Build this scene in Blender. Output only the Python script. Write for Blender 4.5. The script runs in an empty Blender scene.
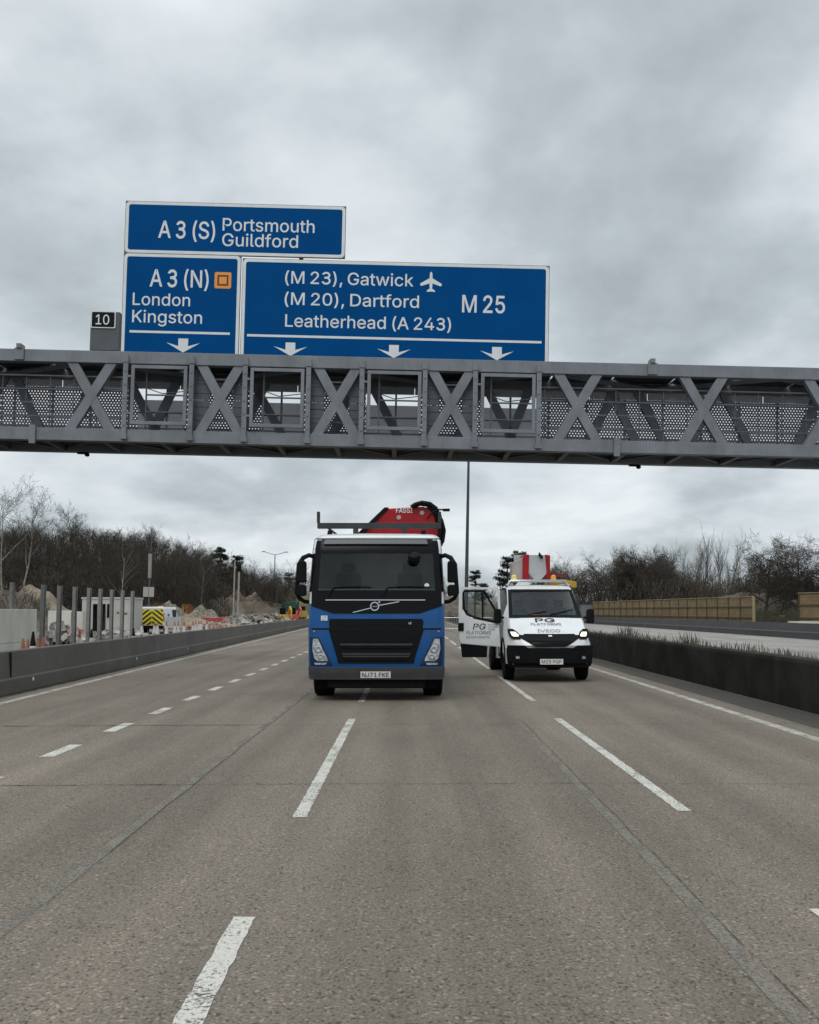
import bpy, math, random
from mathutils import Vector, Matrix, noise as mnoise
R = math.radians
S = bpy.context.scene
C = S.collection

# ------------------------------------------------------------------ camera, sky, sun, exposure
F, CX, CY, HZ, H0 = 860.0, 409.5, 512.0, 611.0, 1.66
PITCH = R(2.5)
SHIFT = (HZ - CY) - F * math.tan(PITCH)
cd = bpy.data.cameras.new('camera'); cam = bpy.data.objects.new('camera', cd); C.objects.link(cam)
cam.location = (0, 0, H0); cam.rotation_euler = (math.pi / 2 + PITCH, 0, 0)
cd.sensor_fit = 'VERTICAL'; cd.sensor_height = 36; cd.sensor_width = 36
cd.lens = 36 * F / 1024; cd.shift_y = SHIFT / 1024; cd.clip_end = 6000; cd.clip_start = 0.05
S.camera = cam

SUN_EL, SUN_AZ = R(52), R(200)          # azimuth measured clockwise from +Y
w = bpy.data.worlds.new('World'); S.world = w; w.use_nodes = True
nt = w.node_tree; N = nt.nodes; L = nt.links; N.clear()
def nd(t, **k):
    n = N.new(t)
    for a, b in k.items(): setattr(n, a, b)
    return n
def mth(op, a, b=None, c=None):
    n = nd('ShaderNodeMath', operation=op)
    for i, x in enumerate((a, b, c)):
        if x is None: continue
        if isinstance(x, (int, float)): n.inputs[i].default_value = x
        else: L.new(x, n.inputs[i])
    return n.outputs[0]
sky = nd('ShaderNodeTexSky', sky_type='NISHITA', sun_disc=False, sun_elevation=SUN_EL, sun_rotation=SUN_AZ,
         air_density=1.0, dust_density=2.0)
tc = nd('ShaderNodeTexCoord'); sp = nd('ShaderNodeSeparateXYZ'); L.new(tc.outputs['Generated'], sp.inputs[0])
zz = mth('ADD', mth('MAXIMUM', sp.outputs[2], 0.0), 0.30)
cb = nd('ShaderNodeCombineXYZ'); L.new(mth('DIVIDE', sp.outputs[0], zz), cb.inputs[0]); L.new(mth('DIVIDE', sp.outputs[1], zz), cb.inputs[1])
def nz(scale, detail, rough, dist, off):
    mp = nd('ShaderNodeMapping'); mp.inputs['Location'].default_value = off; L.new(cb.outputs[0], mp.inputs[0])
    n = nd('ShaderNodeTexNoise'); L.new(mp.outputs[0], n.inputs['Vector'])
    n.inputs['Scale'].default_value = scale; n.inputs['Detail'].default_value = detail
    n.inputs['Roughness'].default_value = rough; n.inputs['Distortion'].default_value = dist
    return n.outputs['Fac']
big = nz(1.5, 5, 0.5, 0.3, (3.3, 1.1, 0)); fine = nz(4.0, 7, 0.55, 0.15, (7.1, 2.9, 0))
cl = mth('ADD', mth('MULTIPLY', big, 0.70), mth('MULTIPLY', fine, 0.30))
rp = nd('ShaderNodeValToRGB'); L.new(cl, rp.inputs[0])
e = rp.color_ramp.elements
e[0].position = 0.36; e[0].color = (0.40, 0.450, 0.476, 1)
e[1].position = 0.62; e[1].color = (0.825, 0.868, 0.896, 1)
m_ = e.new(0.445); m_.color = (0.515, 0.574, 0.610, 1)
m2_ = e.new(0.52); m2_.color = (0.672, 0.728, 0.765, 1)
# an overcast sky is brighter towards the zenith
zen = nd('ShaderNodeMapRange', interpolation_type='SMOOTHSTEP'); L.new(sp.outputs[2], zen.inputs[0])
zen.inputs[1].default_value = 0.62; zen.inputs[2].default_value = 0.95; zen.inputs[3].default_value = 11.0; zen.inputs[4].default_value = 25.0
vm = nd('ShaderNodeVectorMath', operation='SCALE'); L.new(rp.outputs[0], vm.inputs[0]); L.new(zen.outputs[0], vm.inputs['Scale'])
mx = nd('ShaderNodeMixRGB'); mx.inputs[0].default_value = 0.93; L.new(sky.outputs[0], mx.inputs[1]); L.new(vm.outputs[0], mx.inputs[2])
bg = nd('ShaderNodeBackground'); bg.inputs[1].default_value = 0.08; L.new(mx.outputs[0], bg.inputs[0])
wo = nd('ShaderNodeOutputWorld'); L.new(bg.outputs[0], wo.inputs[0])

sd = bpy.data.lights.new('sun', 'SUN'); sd.energy = 0.9; sd.angle = R(25); sd.color = (1, 0.97, 0.92)
so = bpy.data.objects.new('sun', sd); C.objects.link(so)
sdir = Vector((math.sin(SUN_AZ) * math.cos(SUN_EL), math.cos(SUN_AZ) * math.cos(SUN_EL), math.sin(SUN_EL)))
so.rotation_euler = sdir.to_track_quat('Z', 'Y').to_euler(); so.location = (0, -20, 40)
S.view_settings.view_transform = 'Standard'; S.view_settings.look = 'None'; S.view_settings.exposure = 0.25; S.view_settings.gamma = 1
S.view_settings.use_curve_mapping = False
S.render.engine = 'CYCLES'; S.cycles.max_bounces = 6; S.cycles.transparent_max_bounces = 24; S.cycles.use_denoising = True

# ------------------------------------------------------------------ pixel -> point
FW = Vector((0, math.cos(PITCH), math.sin(PITCH))); UP = Vector((0, -math.sin(PITCH), math.cos(PITCH)))
def ray(px, py): return Vector((1, 0, 0)) * ((px - CX) / F) + UP * ((CY - py + SHIFT) / F) + FW
EYE = Vector((0, 0, H0))
def P(px, py, Y):                      # the point seen at a pixel, on the plane y = Y
    d = ray(px, py); return EYE + d * (Y / d.y)
def G(px, py, z=0.0):                  # the point seen at a pixel, on level z
    d = ray(px, py); return EYE + d * ((z - H0) / d.z)

# ------------------------------------------------------------------ materials
MATS = {}
def mat(name, col, rough=0.6, metal=0.0, var=0.0, vscale=3.0, bump=0.0, bscale=60.0, col2=None, spec=0.5, coat=0.0, dirt=None):
    if name in MATS: return MATS[name]
    m = bpy.data.materials.new(name); m.use_nodes = True; t = m.node_tree; b = t.nodes['Principled BSDF']
    b.inputs['Roughness'].default_value = rough; b.inputs['Metallic'].default_value = metal
    b.inputs['Specular IOR Level'].default_value = spec
    if coat: b.inputs['Coat Weight'].default_value = coat; b.inputs['Coat Roughness'].default_value = 0.08
    c1 = (*col, 1)
    tcn = t.nodes.new('ShaderNodeTexCoord')
    if var or col2:
        n = t.nodes.new('ShaderNodeTexNoise'); n.inputs['Scale'].default_value = vscale; n.inputs['Detail'].default_value = 8
        n.inputs['Roughness'].default_value = 0.62
        t.links.new(tcn.outputs['Object'], n.inputs['Vector'])
        r = t.nodes.new('ShaderNodeValToRGB'); t.links.new(n.outputs['Fac'], r.inputs[0])
        a = col if col2 else tuple(max(0, x * (1 - var)) for x in col); bb = col2 if col2 else tuple(x * (1 + var) for x in col)
        r.color_ramp.elements[0].position = 0.36; r.color_ramp.elements[0].color = (*a, 1)
        r.color_ramp.elements[1].position = 0.66; r.color_ramp.elements[1].color = (*bb, 1)
        out = r.outputs[0]
        if dirt:
            n2 = t.nodes.new('ShaderNodeTexNoise'); n2.inputs['Scale'].default_value = dirt[1]; n2.inputs['Detail'].default_value = 9; n2.inputs['Roughness'].default_value = 0.7
            mp = t.nodes.new('ShaderNodeMapping'); mp.inputs['Scale'].default_value = dirt[2]
            t.links.new(tcn.outputs['Object'], mp.inputs[0]); t.links.new(mp.outputs[0], n2.inputs['Vector'])
            r2 = t.nodes.new('ShaderNodeValToRGB'); t.links.new(n2.outputs['Fac'], r2.inputs[0])
            r2.color_ramp.elements[0].position = 0.5; r2.color_ramp.elements[0].color = (0, 0, 0, 1)
            r2.color_ramp.elements[1].position = 0.75; r2.color_ramp.elements[1].color = (dirt[3],) * 3 + (1,)
            mm = t.nodes.new('ShaderNodeMixRGB'); t.links.new(r2.outputs[0], mm.inputs[0]); t.links.new(out, mm.inputs[1]); mm.inputs[2].default_value = (*dirt[0], 1)
            out = mm.outputs[0]
        t.links.new(out, b.inputs['Base Color'])
    else: b.inputs['Base Color'].default_value = c1
    if bump:
        n = t.nodes.new('ShaderNodeTexNoise'); n.inputs['Scale'].default_value = bscale; n.inputs['Detail'].default_value = 6
        t.links.new(tcn.outputs['Object'], n.inputs['Vector'])
        bp = t.nodes.new('ShaderNodeBump'); bp.inputs['Strength'].default_value = bump; bp.inputs['Distance'].default_value = 0.02
        t.links.new(n.outputs['Fac'], bp.inputs['Height']); t.links.new(bp.outputs[0], b.inputs['Normal'])
    MATS[name] = m; return m
def glass(name, tint, gloss=0.35):
    m = bpy.data.materials.new(name); m.use_nodes = True; t = m.node_tree; t.nodes.clear()
    tr = t.nodes.new('ShaderNodeBsdfTransparent'); tr.inputs[0].default_value = (*tint, 1)
    gl = t.nodes.new('ShaderNodeBsdfGlossy'); gl.inputs['Roughness'].default_value = 0.03; gl.inputs[0].default_value = (0.9, 0.95, 0.95, 1)
    fr = t.nodes.new('ShaderNodeFresnel'); fr.inputs[0].default_value = 1.5
    ad = t.nodes.new('ShaderNodeMath'); ad.operation = 'MULTIPLY'; ad.inputs[1].default_value = gloss / 0.04 * 0.12 if gloss else 1; t.links.new(fr.outputs[0], ad.inputs[0])
    ad.use_clamp = True
    mi = t.nodes.new('ShaderNodeMixShader'); t.links.new(ad.outputs[0], mi.inputs[0]); t.links.new(tr.outputs[0], mi.inputs[1]); t.links.new(gl.outputs[0], mi.inputs[2])
    o = t.nodes.new('ShaderNodeOutputMaterial'); t.links.new(mi.outputs[0], o.inputs[0]); return m
def lamp_mat(name, col, e):
    m = bpy.data.materials.new(name); m.use_nodes = True; b = m.node_tree.nodes['Principled BSDF']
    b.inputs['Base Color'].default_value = (*col, 1); b.inputs['Emission Color'].default_value = (*col, 1); b.inputs['Emission Strength'].default_value = e
    b.inputs['Roughness'].default_value = 0.2; return m

# ------------------------------------------------------------------ mesh building
class MB:
    def __init__(s, off=(0, 0, 0)): s.v = []; s.f = []; s.o = Vector(off)
    def add(s, vs, fs, M=None):
        k = len(s.v)
        s.v += [(M @ Vector(p) if M else Vector(p)) - s.o for p in vs]; s.f += [tuple(i + k for i in f) for f in fs]
        return s
    def box(s, x0, x1, y0, y1, z0, z1, M=None):
        vs = [(x, y, z) for z in (z0, z1) for y in (y0, y1) for x in (x0, x1)]
        return s.add(vs, [(0, 2, 3, 1), (4, 5, 7, 6), (0, 1, 5, 4), (2, 6, 7, 3), (0, 4, 6, 2), (1, 3, 7, 5)], M)
    def cbox(s, c, d, M=None):
        return s.box(c[0] - d[0] / 2, c[0] + d[0] / 2, c[1] - d[1] / 2, c[1] + d[1] / 2, c[2] - d[2] / 2, c[2] + d[2] / 2, M)
    def prism(s, poly, y0, y1, M=None):            # polygon in x,z pushed along y
        n = len(poly); vs = [(x, y0, z) for x, z in poly] + [(x, y1, z) for x, z in poly]
        fs = [tuple(range(n))[::-1], tuple(range(n, 2 * n))] + [(i, (i + 1) % n, n + (i + 1) % n, n + i) for i in range(n)]
        return s.add(vs, fs, M)
    def prism_x(s, poly, x0, x1, M=None):          # polygon in y,z pushed along x
        n = len(poly); vs = [(x0, y, z) for y, z in poly] + [(x1, y, z) for y, z in poly]
        fs = [tuple(range(n)), tuple(range(n, 2 * n))[::-1]] + [(i, n + i, n + (i + 1) % n, (i + 1) % n) for i in range(n)]
        return s.add(vs, fs, M)
    def tube(s, pts, r, n=8, M=None):
        pts = [Vector(p) for p in pts]; rs = r if isinstance(r, (list, tuple)) else [r] * len(pts)
        vs = []; fs = []; side = None
        for i, p in enumerate(pts):
            d = (pts[min(i + 1, len(pts) - 1)] - pts[max(i - 1, 0)]).normalized()
            if side is None:
                side = d.cross(Vector((0, 0, 1)) if abs(d.z) < 0.9 else Vector((1, 0, 0))).normalized()
            side = (side - d * side.dot(d)).normalized(); u = d.cross(side)
            for k in range(n):
                a = 2 * math.pi * k / n; vs.append(p + (side * math.cos(a) + u * math.sin(a)) * rs[i])
        for i in range(len(pts) - 1):
            for k in range(n):
                a = i * n + k; b = i * n + (k + 1) % n; fs.append((a, b, b + n, a + n))
        if n > 3: fs += [tuple(range(n))[::-1], tuple(range((len(pts) - 1) * n, len(pts) * n))]
        return s.add(vs, fs, M)
    def lathe(s, prof, n=24, M=None):              # (radius, z)
        vs = [(r * math.cos(2 * math.pi * k / n), r * math.sin(2 * math.pi * k / n), z) for r, z in prof for k in range(n)]
        fs = [(i * n + k, i * n + (k + 1) % n, (i + 1) * n + (k + 1) % n, (i + 1) * n + k) for i in range(len(prof) - 1) for k in range(n)]
        fs += [tuple(range(n))[::-1], tuple(range((len(prof) - 1) * n, len(prof) * n))]
        return s.add(vs, fs, M)
    def band(s, rows, surf, off=0.01, nx=12, nz=6, depth=0.03, M=None):
        """rows: [(z, x_left, x_right), ...]; a sheet laid on surf(x, z) -> y, standing off proud, with edges turned back"""
        Z = []
        for (a, b) in zip(rows[:-1], rows[1:]):
            for k in range(nz): Z.append(tuple(a[i] + (b[i] - a[i]) * k / nz for i in range(3)))
        Z.append(rows[-1]); g = []
        for z, xl, xr in Z: g.append([(xl + (xr - xl) * k / nx, z) for k in range(nx + 1)])
        vs = []; fs = []; m = nx + 1; q = len(g) * m
        for layer in (0, 1):
            for row in g:
                for x, z in row: vs.append((x, surf(x, z) - off + (depth if layer else 0), z))
        up = rows[-1][0] > rows[0][0]
        for i in range(len(g) - 1):
            for k in range(nx):
                f = (i * m + k, i * m + k + 1, (i + 1) * m + k + 1, (i + 1) * m + k); fs.append(f if up else f[::-1])
        ring = [k for k in range(m)] + [i * m + nx for i in range(1, len(g))] + [(len(g) - 1) * m + k for k in range(nx - 1, -1, -1)] + [i * m for i in range(len(g) - 2, 0, -1)]
        for a, b in zip(ring, ring[1:] + ring[:1]):
            f = (a, a + q, b + q, b); fs.append(f if up else f[::-1])
        return s.add(vs, fs, M)
    def build(s, name, m, parent=None, smooth=False, bevel=0.0, label=None, seg=2):
        use = sorted({i for f in s.f for i in f}); ix = {a: b for b, a in enumerate(use)}
        me = bpy.data.meshes.new(name); me.from_pydata([tuple(s.v[i]) for i in use], [], [tuple(ix[i] for i in f) for f in s.f]); me.validate()
        o = bpy.data.objects.new(name, me); C.objects.link(o); me.materials.append(m)
        if smooth: me.polygons.foreach_set('use_smooth', [True] * len(me.polygons)); me.set_sharp_from_angle(angle=R(38))
        if bevel:
            b = o.modifiers.new('bevel', 'BEVEL'); b.width = bevel; b.segments = seg; b.limit_method = 'ANGLE'; b.angle_limit = R(35)
        if parent: o.parent = parent
        if label: o['label'] = label
        return o
def thing(name, label, cat, loc=(0, 0, 0), rot=(0, 0, 0), group=None):
    o = bpy.data.objects.new(name, None); o.empty_display_size = 0.2; C.objects.link(o); o.location = loc; o.rotation_euler = rot
    return tag(o, label, cat, group)
def tag(o, label, cat, group=None):
    o['label'] = label; o['category'] = cat
    if group: o['group'] = group
    return o
def kind(o, k): o['kind'] = k; return o
def dup(root, loc, rot=None, label=None, scale=None, group=None):
    r = root.copy(); C.objects.link(r); r.location = loc
    if rot is not None: r.rotation_euler = rot
    if scale is not None: r.scale = (scale,) * 3 if isinstance(scale, (int, float)) else scale
    if label: r['label'] = label
    if group: r['group'] = group
    for ch in list(root.children):
        c = ch.copy(); C.objects.link(c); c.parent = r
        for g in ch.children:
            d = g.copy(); C.objects.link(d); d.parent = c
    return r
GLYPHS = {}
for ln_ in """
A|480|16,0 201,509 276,509 463,0 395,0 287,302 264,372 232,478 245,478 213,371 191,302 85,0/110,142 110,199 370,199 370,142
B|456|60,0 60,509 241,509 289,504 329,491 359,469 381,442 394,410 398,374 395,344 387,320 356,286 315,267 315,262 339,257 363,245 385,227 402,203 414,173 418,136 413,100 400,67 377,39 344,18 301,4 247,0/125,57 245,57 296,63 330,80 349,105 355,137 352,161 342,184 327,203 306,218 279,228 248,231 125,231/125,285 238,285 288,296 308,309 323,326 333,348 336,372 330,403 313,429 283,446 240,452 125,452
C|510|267,-7 225,-3 186,7 150,25 119,49 92,79 70,115 53,157 44,203 40,254 44,305 53,352 70,393 92,429 119,459 150,484 186,501 225,512 267,516 340,504 373,490 402,471 427,447 448,418 463,385 473,348 408,348 389,395 357,428 315,449 267,456 223,450 184,432 150,403 125,364 109,314 103,254 109,194 125,145 151,105 184,76 223,59 267,53 315,60 357,81 389,114 408,160 473,160 463,124 448,91 428,62 402,38 373,19 341,5 305,-4
D|502|219,0 96,0 96,57 215,57 272,63 318,81 354,110 379,149 394,198 399,255 394,312 379,361 354,399 320,428 275,446 221,452 93,452 93,509 225,509 273,505 315,495 353,478 399,441 433,391 449,351 458,306 462,255 458,205 449,159 433,119 411,83 384,54 351,31 312,14 268,3/125,509 125,0 60,0 60,509
E|419|60,0 60,509 372,509 372,452 125,452 125,286 355,286 355,229 125,229 125,57 375,57 375,0
F|410|60,0 60,509 369,509 369,452 125,452 125,278 346,278 346,221 125,221 125,0
G|520|269,-7 225,-3 185,7 149,25 118,49 91,79 69,116 53,157 43,203 40,254 43,305 53,352 69,393 91,429 117,459 149,484 184,501 223,512 265,516 304,513 340,504 374,489 403,469 429,445 449,416 465,384 474,349 408,349 387,393 356,427 315,448 265,456 222,450 183,432 150,404 125,364 109,314 103,254 109,194 125,145 151,105 184,76 224,59 269,53 309,57 345,71 374,93 396,123 410,160 415,202 434,199 283,199 283,256 478,256 478,200 471,141 451,91 419,50 377,19 326,0
H|517|60,0 60,509 125,509 125,289 392,289 392,509 457,509 457,0 392,0 392,232 125,232 125,0
I|300|31,0 31,57 118,57 118,452 31,452 31,509 269,509 269,452 183,452 183,57 269,57 269,0
J|396|185,-7 124,3 75,33 52,63 38,100 33,145 33,173 98,173 98,145 104,104 122,74 149,56 185,50 220,56 248,74 266,104 272,145 272,509 336,509 336,145 332,100 318,63 294,33 246,3
K|467|104,145 104,216 139,261 174,303 212,344 364,509 448,509 231,276 228,276/60,0 60,509 125,509 125,334 124,225 125,193 125,0/372,0 188,259 228,309 449,0
L|393|60,0 60,509 125,509 125,57 361,57 361,0
M|628|60,0 60,509 152,509 277,187 287,159 299,123 311,84 322,49 307,49 318,83 330,121 342,158 352,187 476,509 568,509 568,0 504,0 504,291 504,327 505,369 506,413 507,457 513,457 498,409 482,363 467,322 456,291 342,0 286,0 170,291 159,321 145,361 129,408 112,457 119,457 120,416 121,372 122,328 122,291 122,0
N|523|60,0 60,509 136,509 343,183 363,151 388,107 414,55 405,54 401,108 399,157 399,195 399,509 463,509 463,0 387,0 202,290 177,331 148,381 108,452 119,454 122,384 124,328 125,291 125,0
O|533|267,-7 225,-3 186,7 150,25 119,49 92,79 70,115 53,157 44,203 40,254 44,305 53,352 70,393 92,429 119,459 150,484 186,501 225,512 267,516 309,512 348,501 384,484 415,459 442,429 464,393 480,352 490,305 493,254 490,203 480,157 464,115 442,79 415,49 384,25 348,7 309,-3/267,53 310,59 349,76 383,105 408,144 425,194 430,254 425,314 408,365 383,404 349,433 310,450 267,456 223,450 184,433 151,404 125,364 109,314 103,254 109,194 125,144 151,105 184,76 223,59
P|445|60,0 60,509 235,509 289,503 332,487 366,462 390,430 404,391 409,348 404,304 390,265 366,233 332,207 289,191 235,186 109,186 109,242 233,242 269,246 297,256 318,272 333,294 342,319 344,348 342,376 333,402 318,423 297,439 268,449 232,452 125,452 125,0
R|449|60,0 60,509 236,509 290,504 333,489 367,465 390,433 405,395 409,352 405,309 390,271 367,240 333,217 289,203 236,198 96,198 96,255 234,255 269,258 298,267 319,281 334,300 342,324 345,352 342,380 334,405 319,425 298,440 269,449 233,452 125,452 125,0/353,0 230,229 303,229 428,0
S|447|224,-9 172,-4 128,9 91,31 64,60 46,96 38,137 104,137 110,110 123,88 142,71 166,59 224,49 257,52 286,60 311,74 329,92 341,114 346,139 342,161 332,179 296,205 245,222 184,239 128,260 86,289 60,326 52,372 58,413 75,448 102,476 138,498 180,511 227,516 275,511 316,498 351,476 377,449 394,415 401,378 337,378 326,412 302,437 267,453 225,459 194,456 167,448 145,435 129,418 118,398 115,376 119,352 131,334 169,308 212,293 264,279 312,264 359,238 395,198 405,171 408,139 403,99 386,64 360,34 323,11 278,-4
T|449|32,452 32,509 417,509 417,452 257,452 257,0 193,0 193,452
V|480|204,0 16,509 84,509 192,206 215,137 248,31 235,31 267,138 290,206 395,509 463,509 278,0
W|686|155,0 16,509 82,509 163,196 175,145 187,94 197,40 189,40 200,94 211,145 224,196 306,509 380,509 462,196 474,145 486,94 497,40 488,40 499,94 510,145 523,196 603,509 670,509 530,0 455,0 368,323 351,391 336,475 350,475 335,395 318,323 230,0
0|453|227,-7 174,1 130,24 95,62 69,113 57,155 50,202 48,254 50,306 57,353 69,395 95,447 130,484 174,508 227,516 279,508 323,484 358,447 384,395 396,353 403,306 405,254 403,202 396,155 384,113 359,62 323,24 279,1/227,50 261,56 290,74 313,103 330,144 340,194 344,254 340,314 330,365 313,405 290,435 261,453 227,460 192,453 163,435 140,405 123,365 113,314 109,254 113,194 123,144 140,103 163,74 192,56
1|453|76,0 76,55 391,55 391,0/276,509 276,0 212,0 212,448 209,448 86,358 86,427 198,509
2|453|64,0 64,47 234,229 282,282 311,327 320,371 317,397 308,419 293,436 273,449 224,460 196,457 172,447 153,433 139,413 130,390 127,362 66,362 71,405 86,442 111,473 143,496 182,511 225,516 268,511 306,497 337,474 361,445 376,411 381,372 371,318 336,259 267,180 153,60 153,57 389,57 389,0
3|453|218,-7 173,-3 133,10 98,30 70,57 52,91 44,132 109,132 115,107 126,87 144,71 165,59 219,50 275,61 297,74 315,93 325,116 329,145 326,172 316,196 299,217 275,234 242,244 201,248 157,248 157,299 288,448 288,452 70,452 70,509 372,509 372,461 211,278 211,289 264,288 308,276 344,253 371,222 387,186 393,145 387,103 370,66 344,36 309,12 266,-2
4|453|40,105 40,158 247,509 311,509 109,166 109,163 413,163 413,105/282,0 282,121 282,146 282,318 343,318 343,0
5|453|221,-7 178,-2 140,11 108,32 83,60 66,93 60,130 122,130 127,108 138,89 173,60 221,50 250,53 276,64 298,82 314,104 324,131 328,162 324,193 314,221 297,244 275,262 248,273 218,277 167,268 128,246 67,253 96,509 366,509 366,452 151,452 134,301 136,301 178,325 229,334 263,330 294,321 321,306 345,285 364,260 379,231 388,199 391,163 385,117 369,76 343,41 309,15 268,-1
6|453|226,-7 182,-1 142,15 109,40 84,74 69,115 64,162 68,199 80,239 137,340 252,509 322,509 151,261 145,261 165,288 196,307 235,314 278,309 316,295 346,271 370,240 384,201 389,157 384,112 368,73 343,39 310,14 271,-2/226,48 254,52 279,63 299,79 314,101 324,128 327,157 324,187 314,213 299,235 279,251 254,262 226,265 198,262 174,252 153,235 138,214 128,188 125,158 128,128 138,102 153,79 174,63 198,52
7|453|97,0 323,448 323,452 62,452 62,509 391,509 391,449 165,0
8|453|226,-7 178,-2 136,11 101,33 74,62 57,96 52,135 55,166 65,195 81,220 101,241 125,256 153,265 153,267 119,282 93,308 76,342 70,380 75,417 90,450 114,477 146,498 184,511 226,516 269,511 306,498 337,477 361,450 377,417 382,380 376,342 359,308 333,282 300,267 300,265 327,256 351,241 372,220 387,195 397,166 401,135 395,96 378,62 352,33 317,11 275,-2/226,49 258,52 285,60 307,74 323,91 333,113 337,139 333,165 322,189 305,208 283,223 256,232 226,235 196,232 169,223 147,208 130,189 119,165 115,139 119,113 129,91 145,74 167,60 195,52/226,290 274,300 293,313 307,330 316,351 319,376 316,399 308,420 294,437 275,449 226,460 177,449 159,437 145,420 136,399 133,376 136,351 145,330 159,313 178,300
9|453|226,516 271,510 310,494 343,468 368,434 384,393 389,347 385,309 373,270 315,168 200,0 130,0 301,248 307,248 287,221 257,202 218,195 175,199 137,214 106,237 83,269 68,307 64,352 69,397 85,436 110,469 143,494 182,510/226,460 199,457 174,446 154,429 138,407 129,381 125,352 129,322 138,295 154,274 174,257 199,247 226,243 254,247 279,257 299,273 314,295 324,321 327,350 324,381 314,407 299,429 279,446 254,457
(|273|89,207 101,324 132,441 177,539 236,539 191,428 161,313 151,207 160,115 188,16 236,-96 177,-96 150,-46 128,4 111,55 99,106 92,156
)|273|37,-96 86,18 113,116 122,207 112,313 82,428 37,539 97,539 142,441 173,323 184,207 182,156 174,104 161,53 144,3 123,-47 97,-96
,|188|38,-119 68,71 137,71 84,-119
.|188|95,-4 78,-1 63,9 53,24 50,41 53,59 63,73 78,83 95,87 113,83 128,73 138,59 141,41 138,24 128,9 113,-1
a|389|160,-9 126,-5 94,5 68,22 48,45 35,73 30,108 34,138 43,161 58,179 78,193 125,211 178,220 234,227 265,235 273,243 276,255 276,257 267,297 240,322 196,331 149,322 118,301 100,274 41,291 57,322 79,346 104,364 133,375 194,384 239,379 286,360 306,343 322,320 333,290 337,251 337,0 277,0 277,52 272,52 252,25 215,1/170,45 202,49 228,59 248,74 263,93 272,115 276,138 276,190 259,182 231,176 200,171 175,168 134,159 103,139 95,124 92,105 102,72 130,52
b|424|229,-8 198,-5 172,4 138,31 118,59 112,59 112,0 53,0 53,509 114,509 114,319 118,319 137,346 171,373 197,381 229,384 274,378 313,361 345,332 370,293 385,245 390,189 385,133 370,84 346,45 313,16 274,-2/220,47 253,51 279,66 301,88 316,117 325,151 328,189 325,227 316,261 301,290 280,311 253,325 220,330 188,325 161,312 140,291 125,263 116,229 113,189 116,150 125,115 140,86 162,65 188,51
c|396|207,-8 159,-2 117,16 82,46 56,85 40,133 34,187 40,243 56,291 82,330 117,360 159,378 207,384 260,377 305,356 340,322 362,277 303,262 290,289 270,311 242,325 207,330 173,325 145,310 124,287 108,258 99,224 96,187 99,151 108,117 124,89 145,66 173,51 207,46 243,52 271,66 292,89 304,117 363,102 341,56 306,21 261,-1
d|424|195,-8 151,-2 111,16 79,45 55,84 39,133 34,189 39,245 55,293 79,332 112,361 151,378 196,384 228,381 253,373 287,346 306,319 311,319 311,509 372,509 372,0 313,0 313,59 307,59 287,31 252,4 227,-5/205,47 236,51 263,65 284,86 299,115 309,150 312,189 309,229 300,263 284,291 263,312 237,325 205,330 172,325 145,311 124,290 108,261 99,227 96,189 99,151 109,117 124,88 145,66 172,51
e|404|212,-8 161,-2 117,16 82,46 56,85 40,132 34,187 39,242 55,290 81,329 115,359 157,378 205,384 266,374 294,361 319,341 341,315 357,282 368,242 371,194 371,169 75,169 75,221 338,221 310,202 307,237 298,269 283,294 263,314 237,326 205,330 173,326 146,313 125,294 109,270 99,241 96,211 96,178 100,139 110,106 128,80 151,61 179,50 212,46 254,53 285,73 306,105 365,91 353,63 335,39 311,19 283,4 249,-5
f|254|228,379 228,327 6,327 6,379/81,0 81,432 84,461 96,486 113,505 135,519 187,530 222,527 243,521 227,468 215,472 195,474 171,470 154,460 145,443 142,419 142,0
g|425|207,-151 168,-148 134,-140 82,-110 51,-69 101,-41 122,-66 154,-88 207,-97 249,-92 282,-75 304,-47 311,-6 311,68 306,68 287,41 252,16 227,8 195,5 152,10 113,27 80,53 55,90 39,136 34,191 39,246 55,293 80,332 112,361 152,378 196,384 228,382 253,373 288,346 308,319 313,319 313,379 372,379 372,-9 367,-54 350,-90 324,-117 291,-136 251,-147/205,59 237,63 264,75 285,95 300,121 309,154 312,193 309,231 300,264 285,291 264,312 237,325 205,330 172,325 145,312 124,290 109,262 99,229 96,193 99,155 109,123 124,96 145,76 172,63
h|410|114,227 114,0 53,0 53,509 114,509 114,287 102,287 124,332 152,362 187,379 227,384 264,380 295,369 321,349 341,321 353,285 357,240 357,0 296,0 296,235 290,275 273,304 246,323 210,329 184,326 161,317 141,303 126,283 117,257
i|167|53,0 53,379 114,379 114,0/84,443 67,446 54,455 44,468 41,483 44,499 54,512 67,521 84,524 100,521 114,512 123,499 126,483 123,468 114,455 100,446
k|381|110,137 110,212 121,212 284,379 360,379 184,199 177,199/53,0 53,509 114,509 114,0/294,0 148,186 191,229 372,0
l|189|139,-2 101,3 74,20 58,47 53,84 53,509 114,509 114,99 120,62 130,54 146,52 160,53 170,54 181,3 162,-1
m|610|53,0 53,379 112,379 112,295 108,295 118,323 132,346 172,376 219,386 257,380 287,361 309,331 321,295 312,295 322,321 337,343 381,375 437,386 468,383 497,372 522,354 541,328 553,296 557,255 557,0 496,0 496,254 490,289 473,313 447,326 419,330 395,328 374,320 345,290 335,247 335,0 274,0 274,260 269,288 253,311 229,326 199,330 158,320 140,307 126,289 117,266 114,238 114,0
n|410|114,227 114,0 53,0 53,379 112,379 112,287 102,287 124,332 152,362 187,379 227,384 264,380 295,369 321,349 341,321 353,285 357,240 357,0 296,0 296,235 290,275 273,304 246,323 210,329 184,326 161,317 141,303 126,283 117,257
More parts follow.
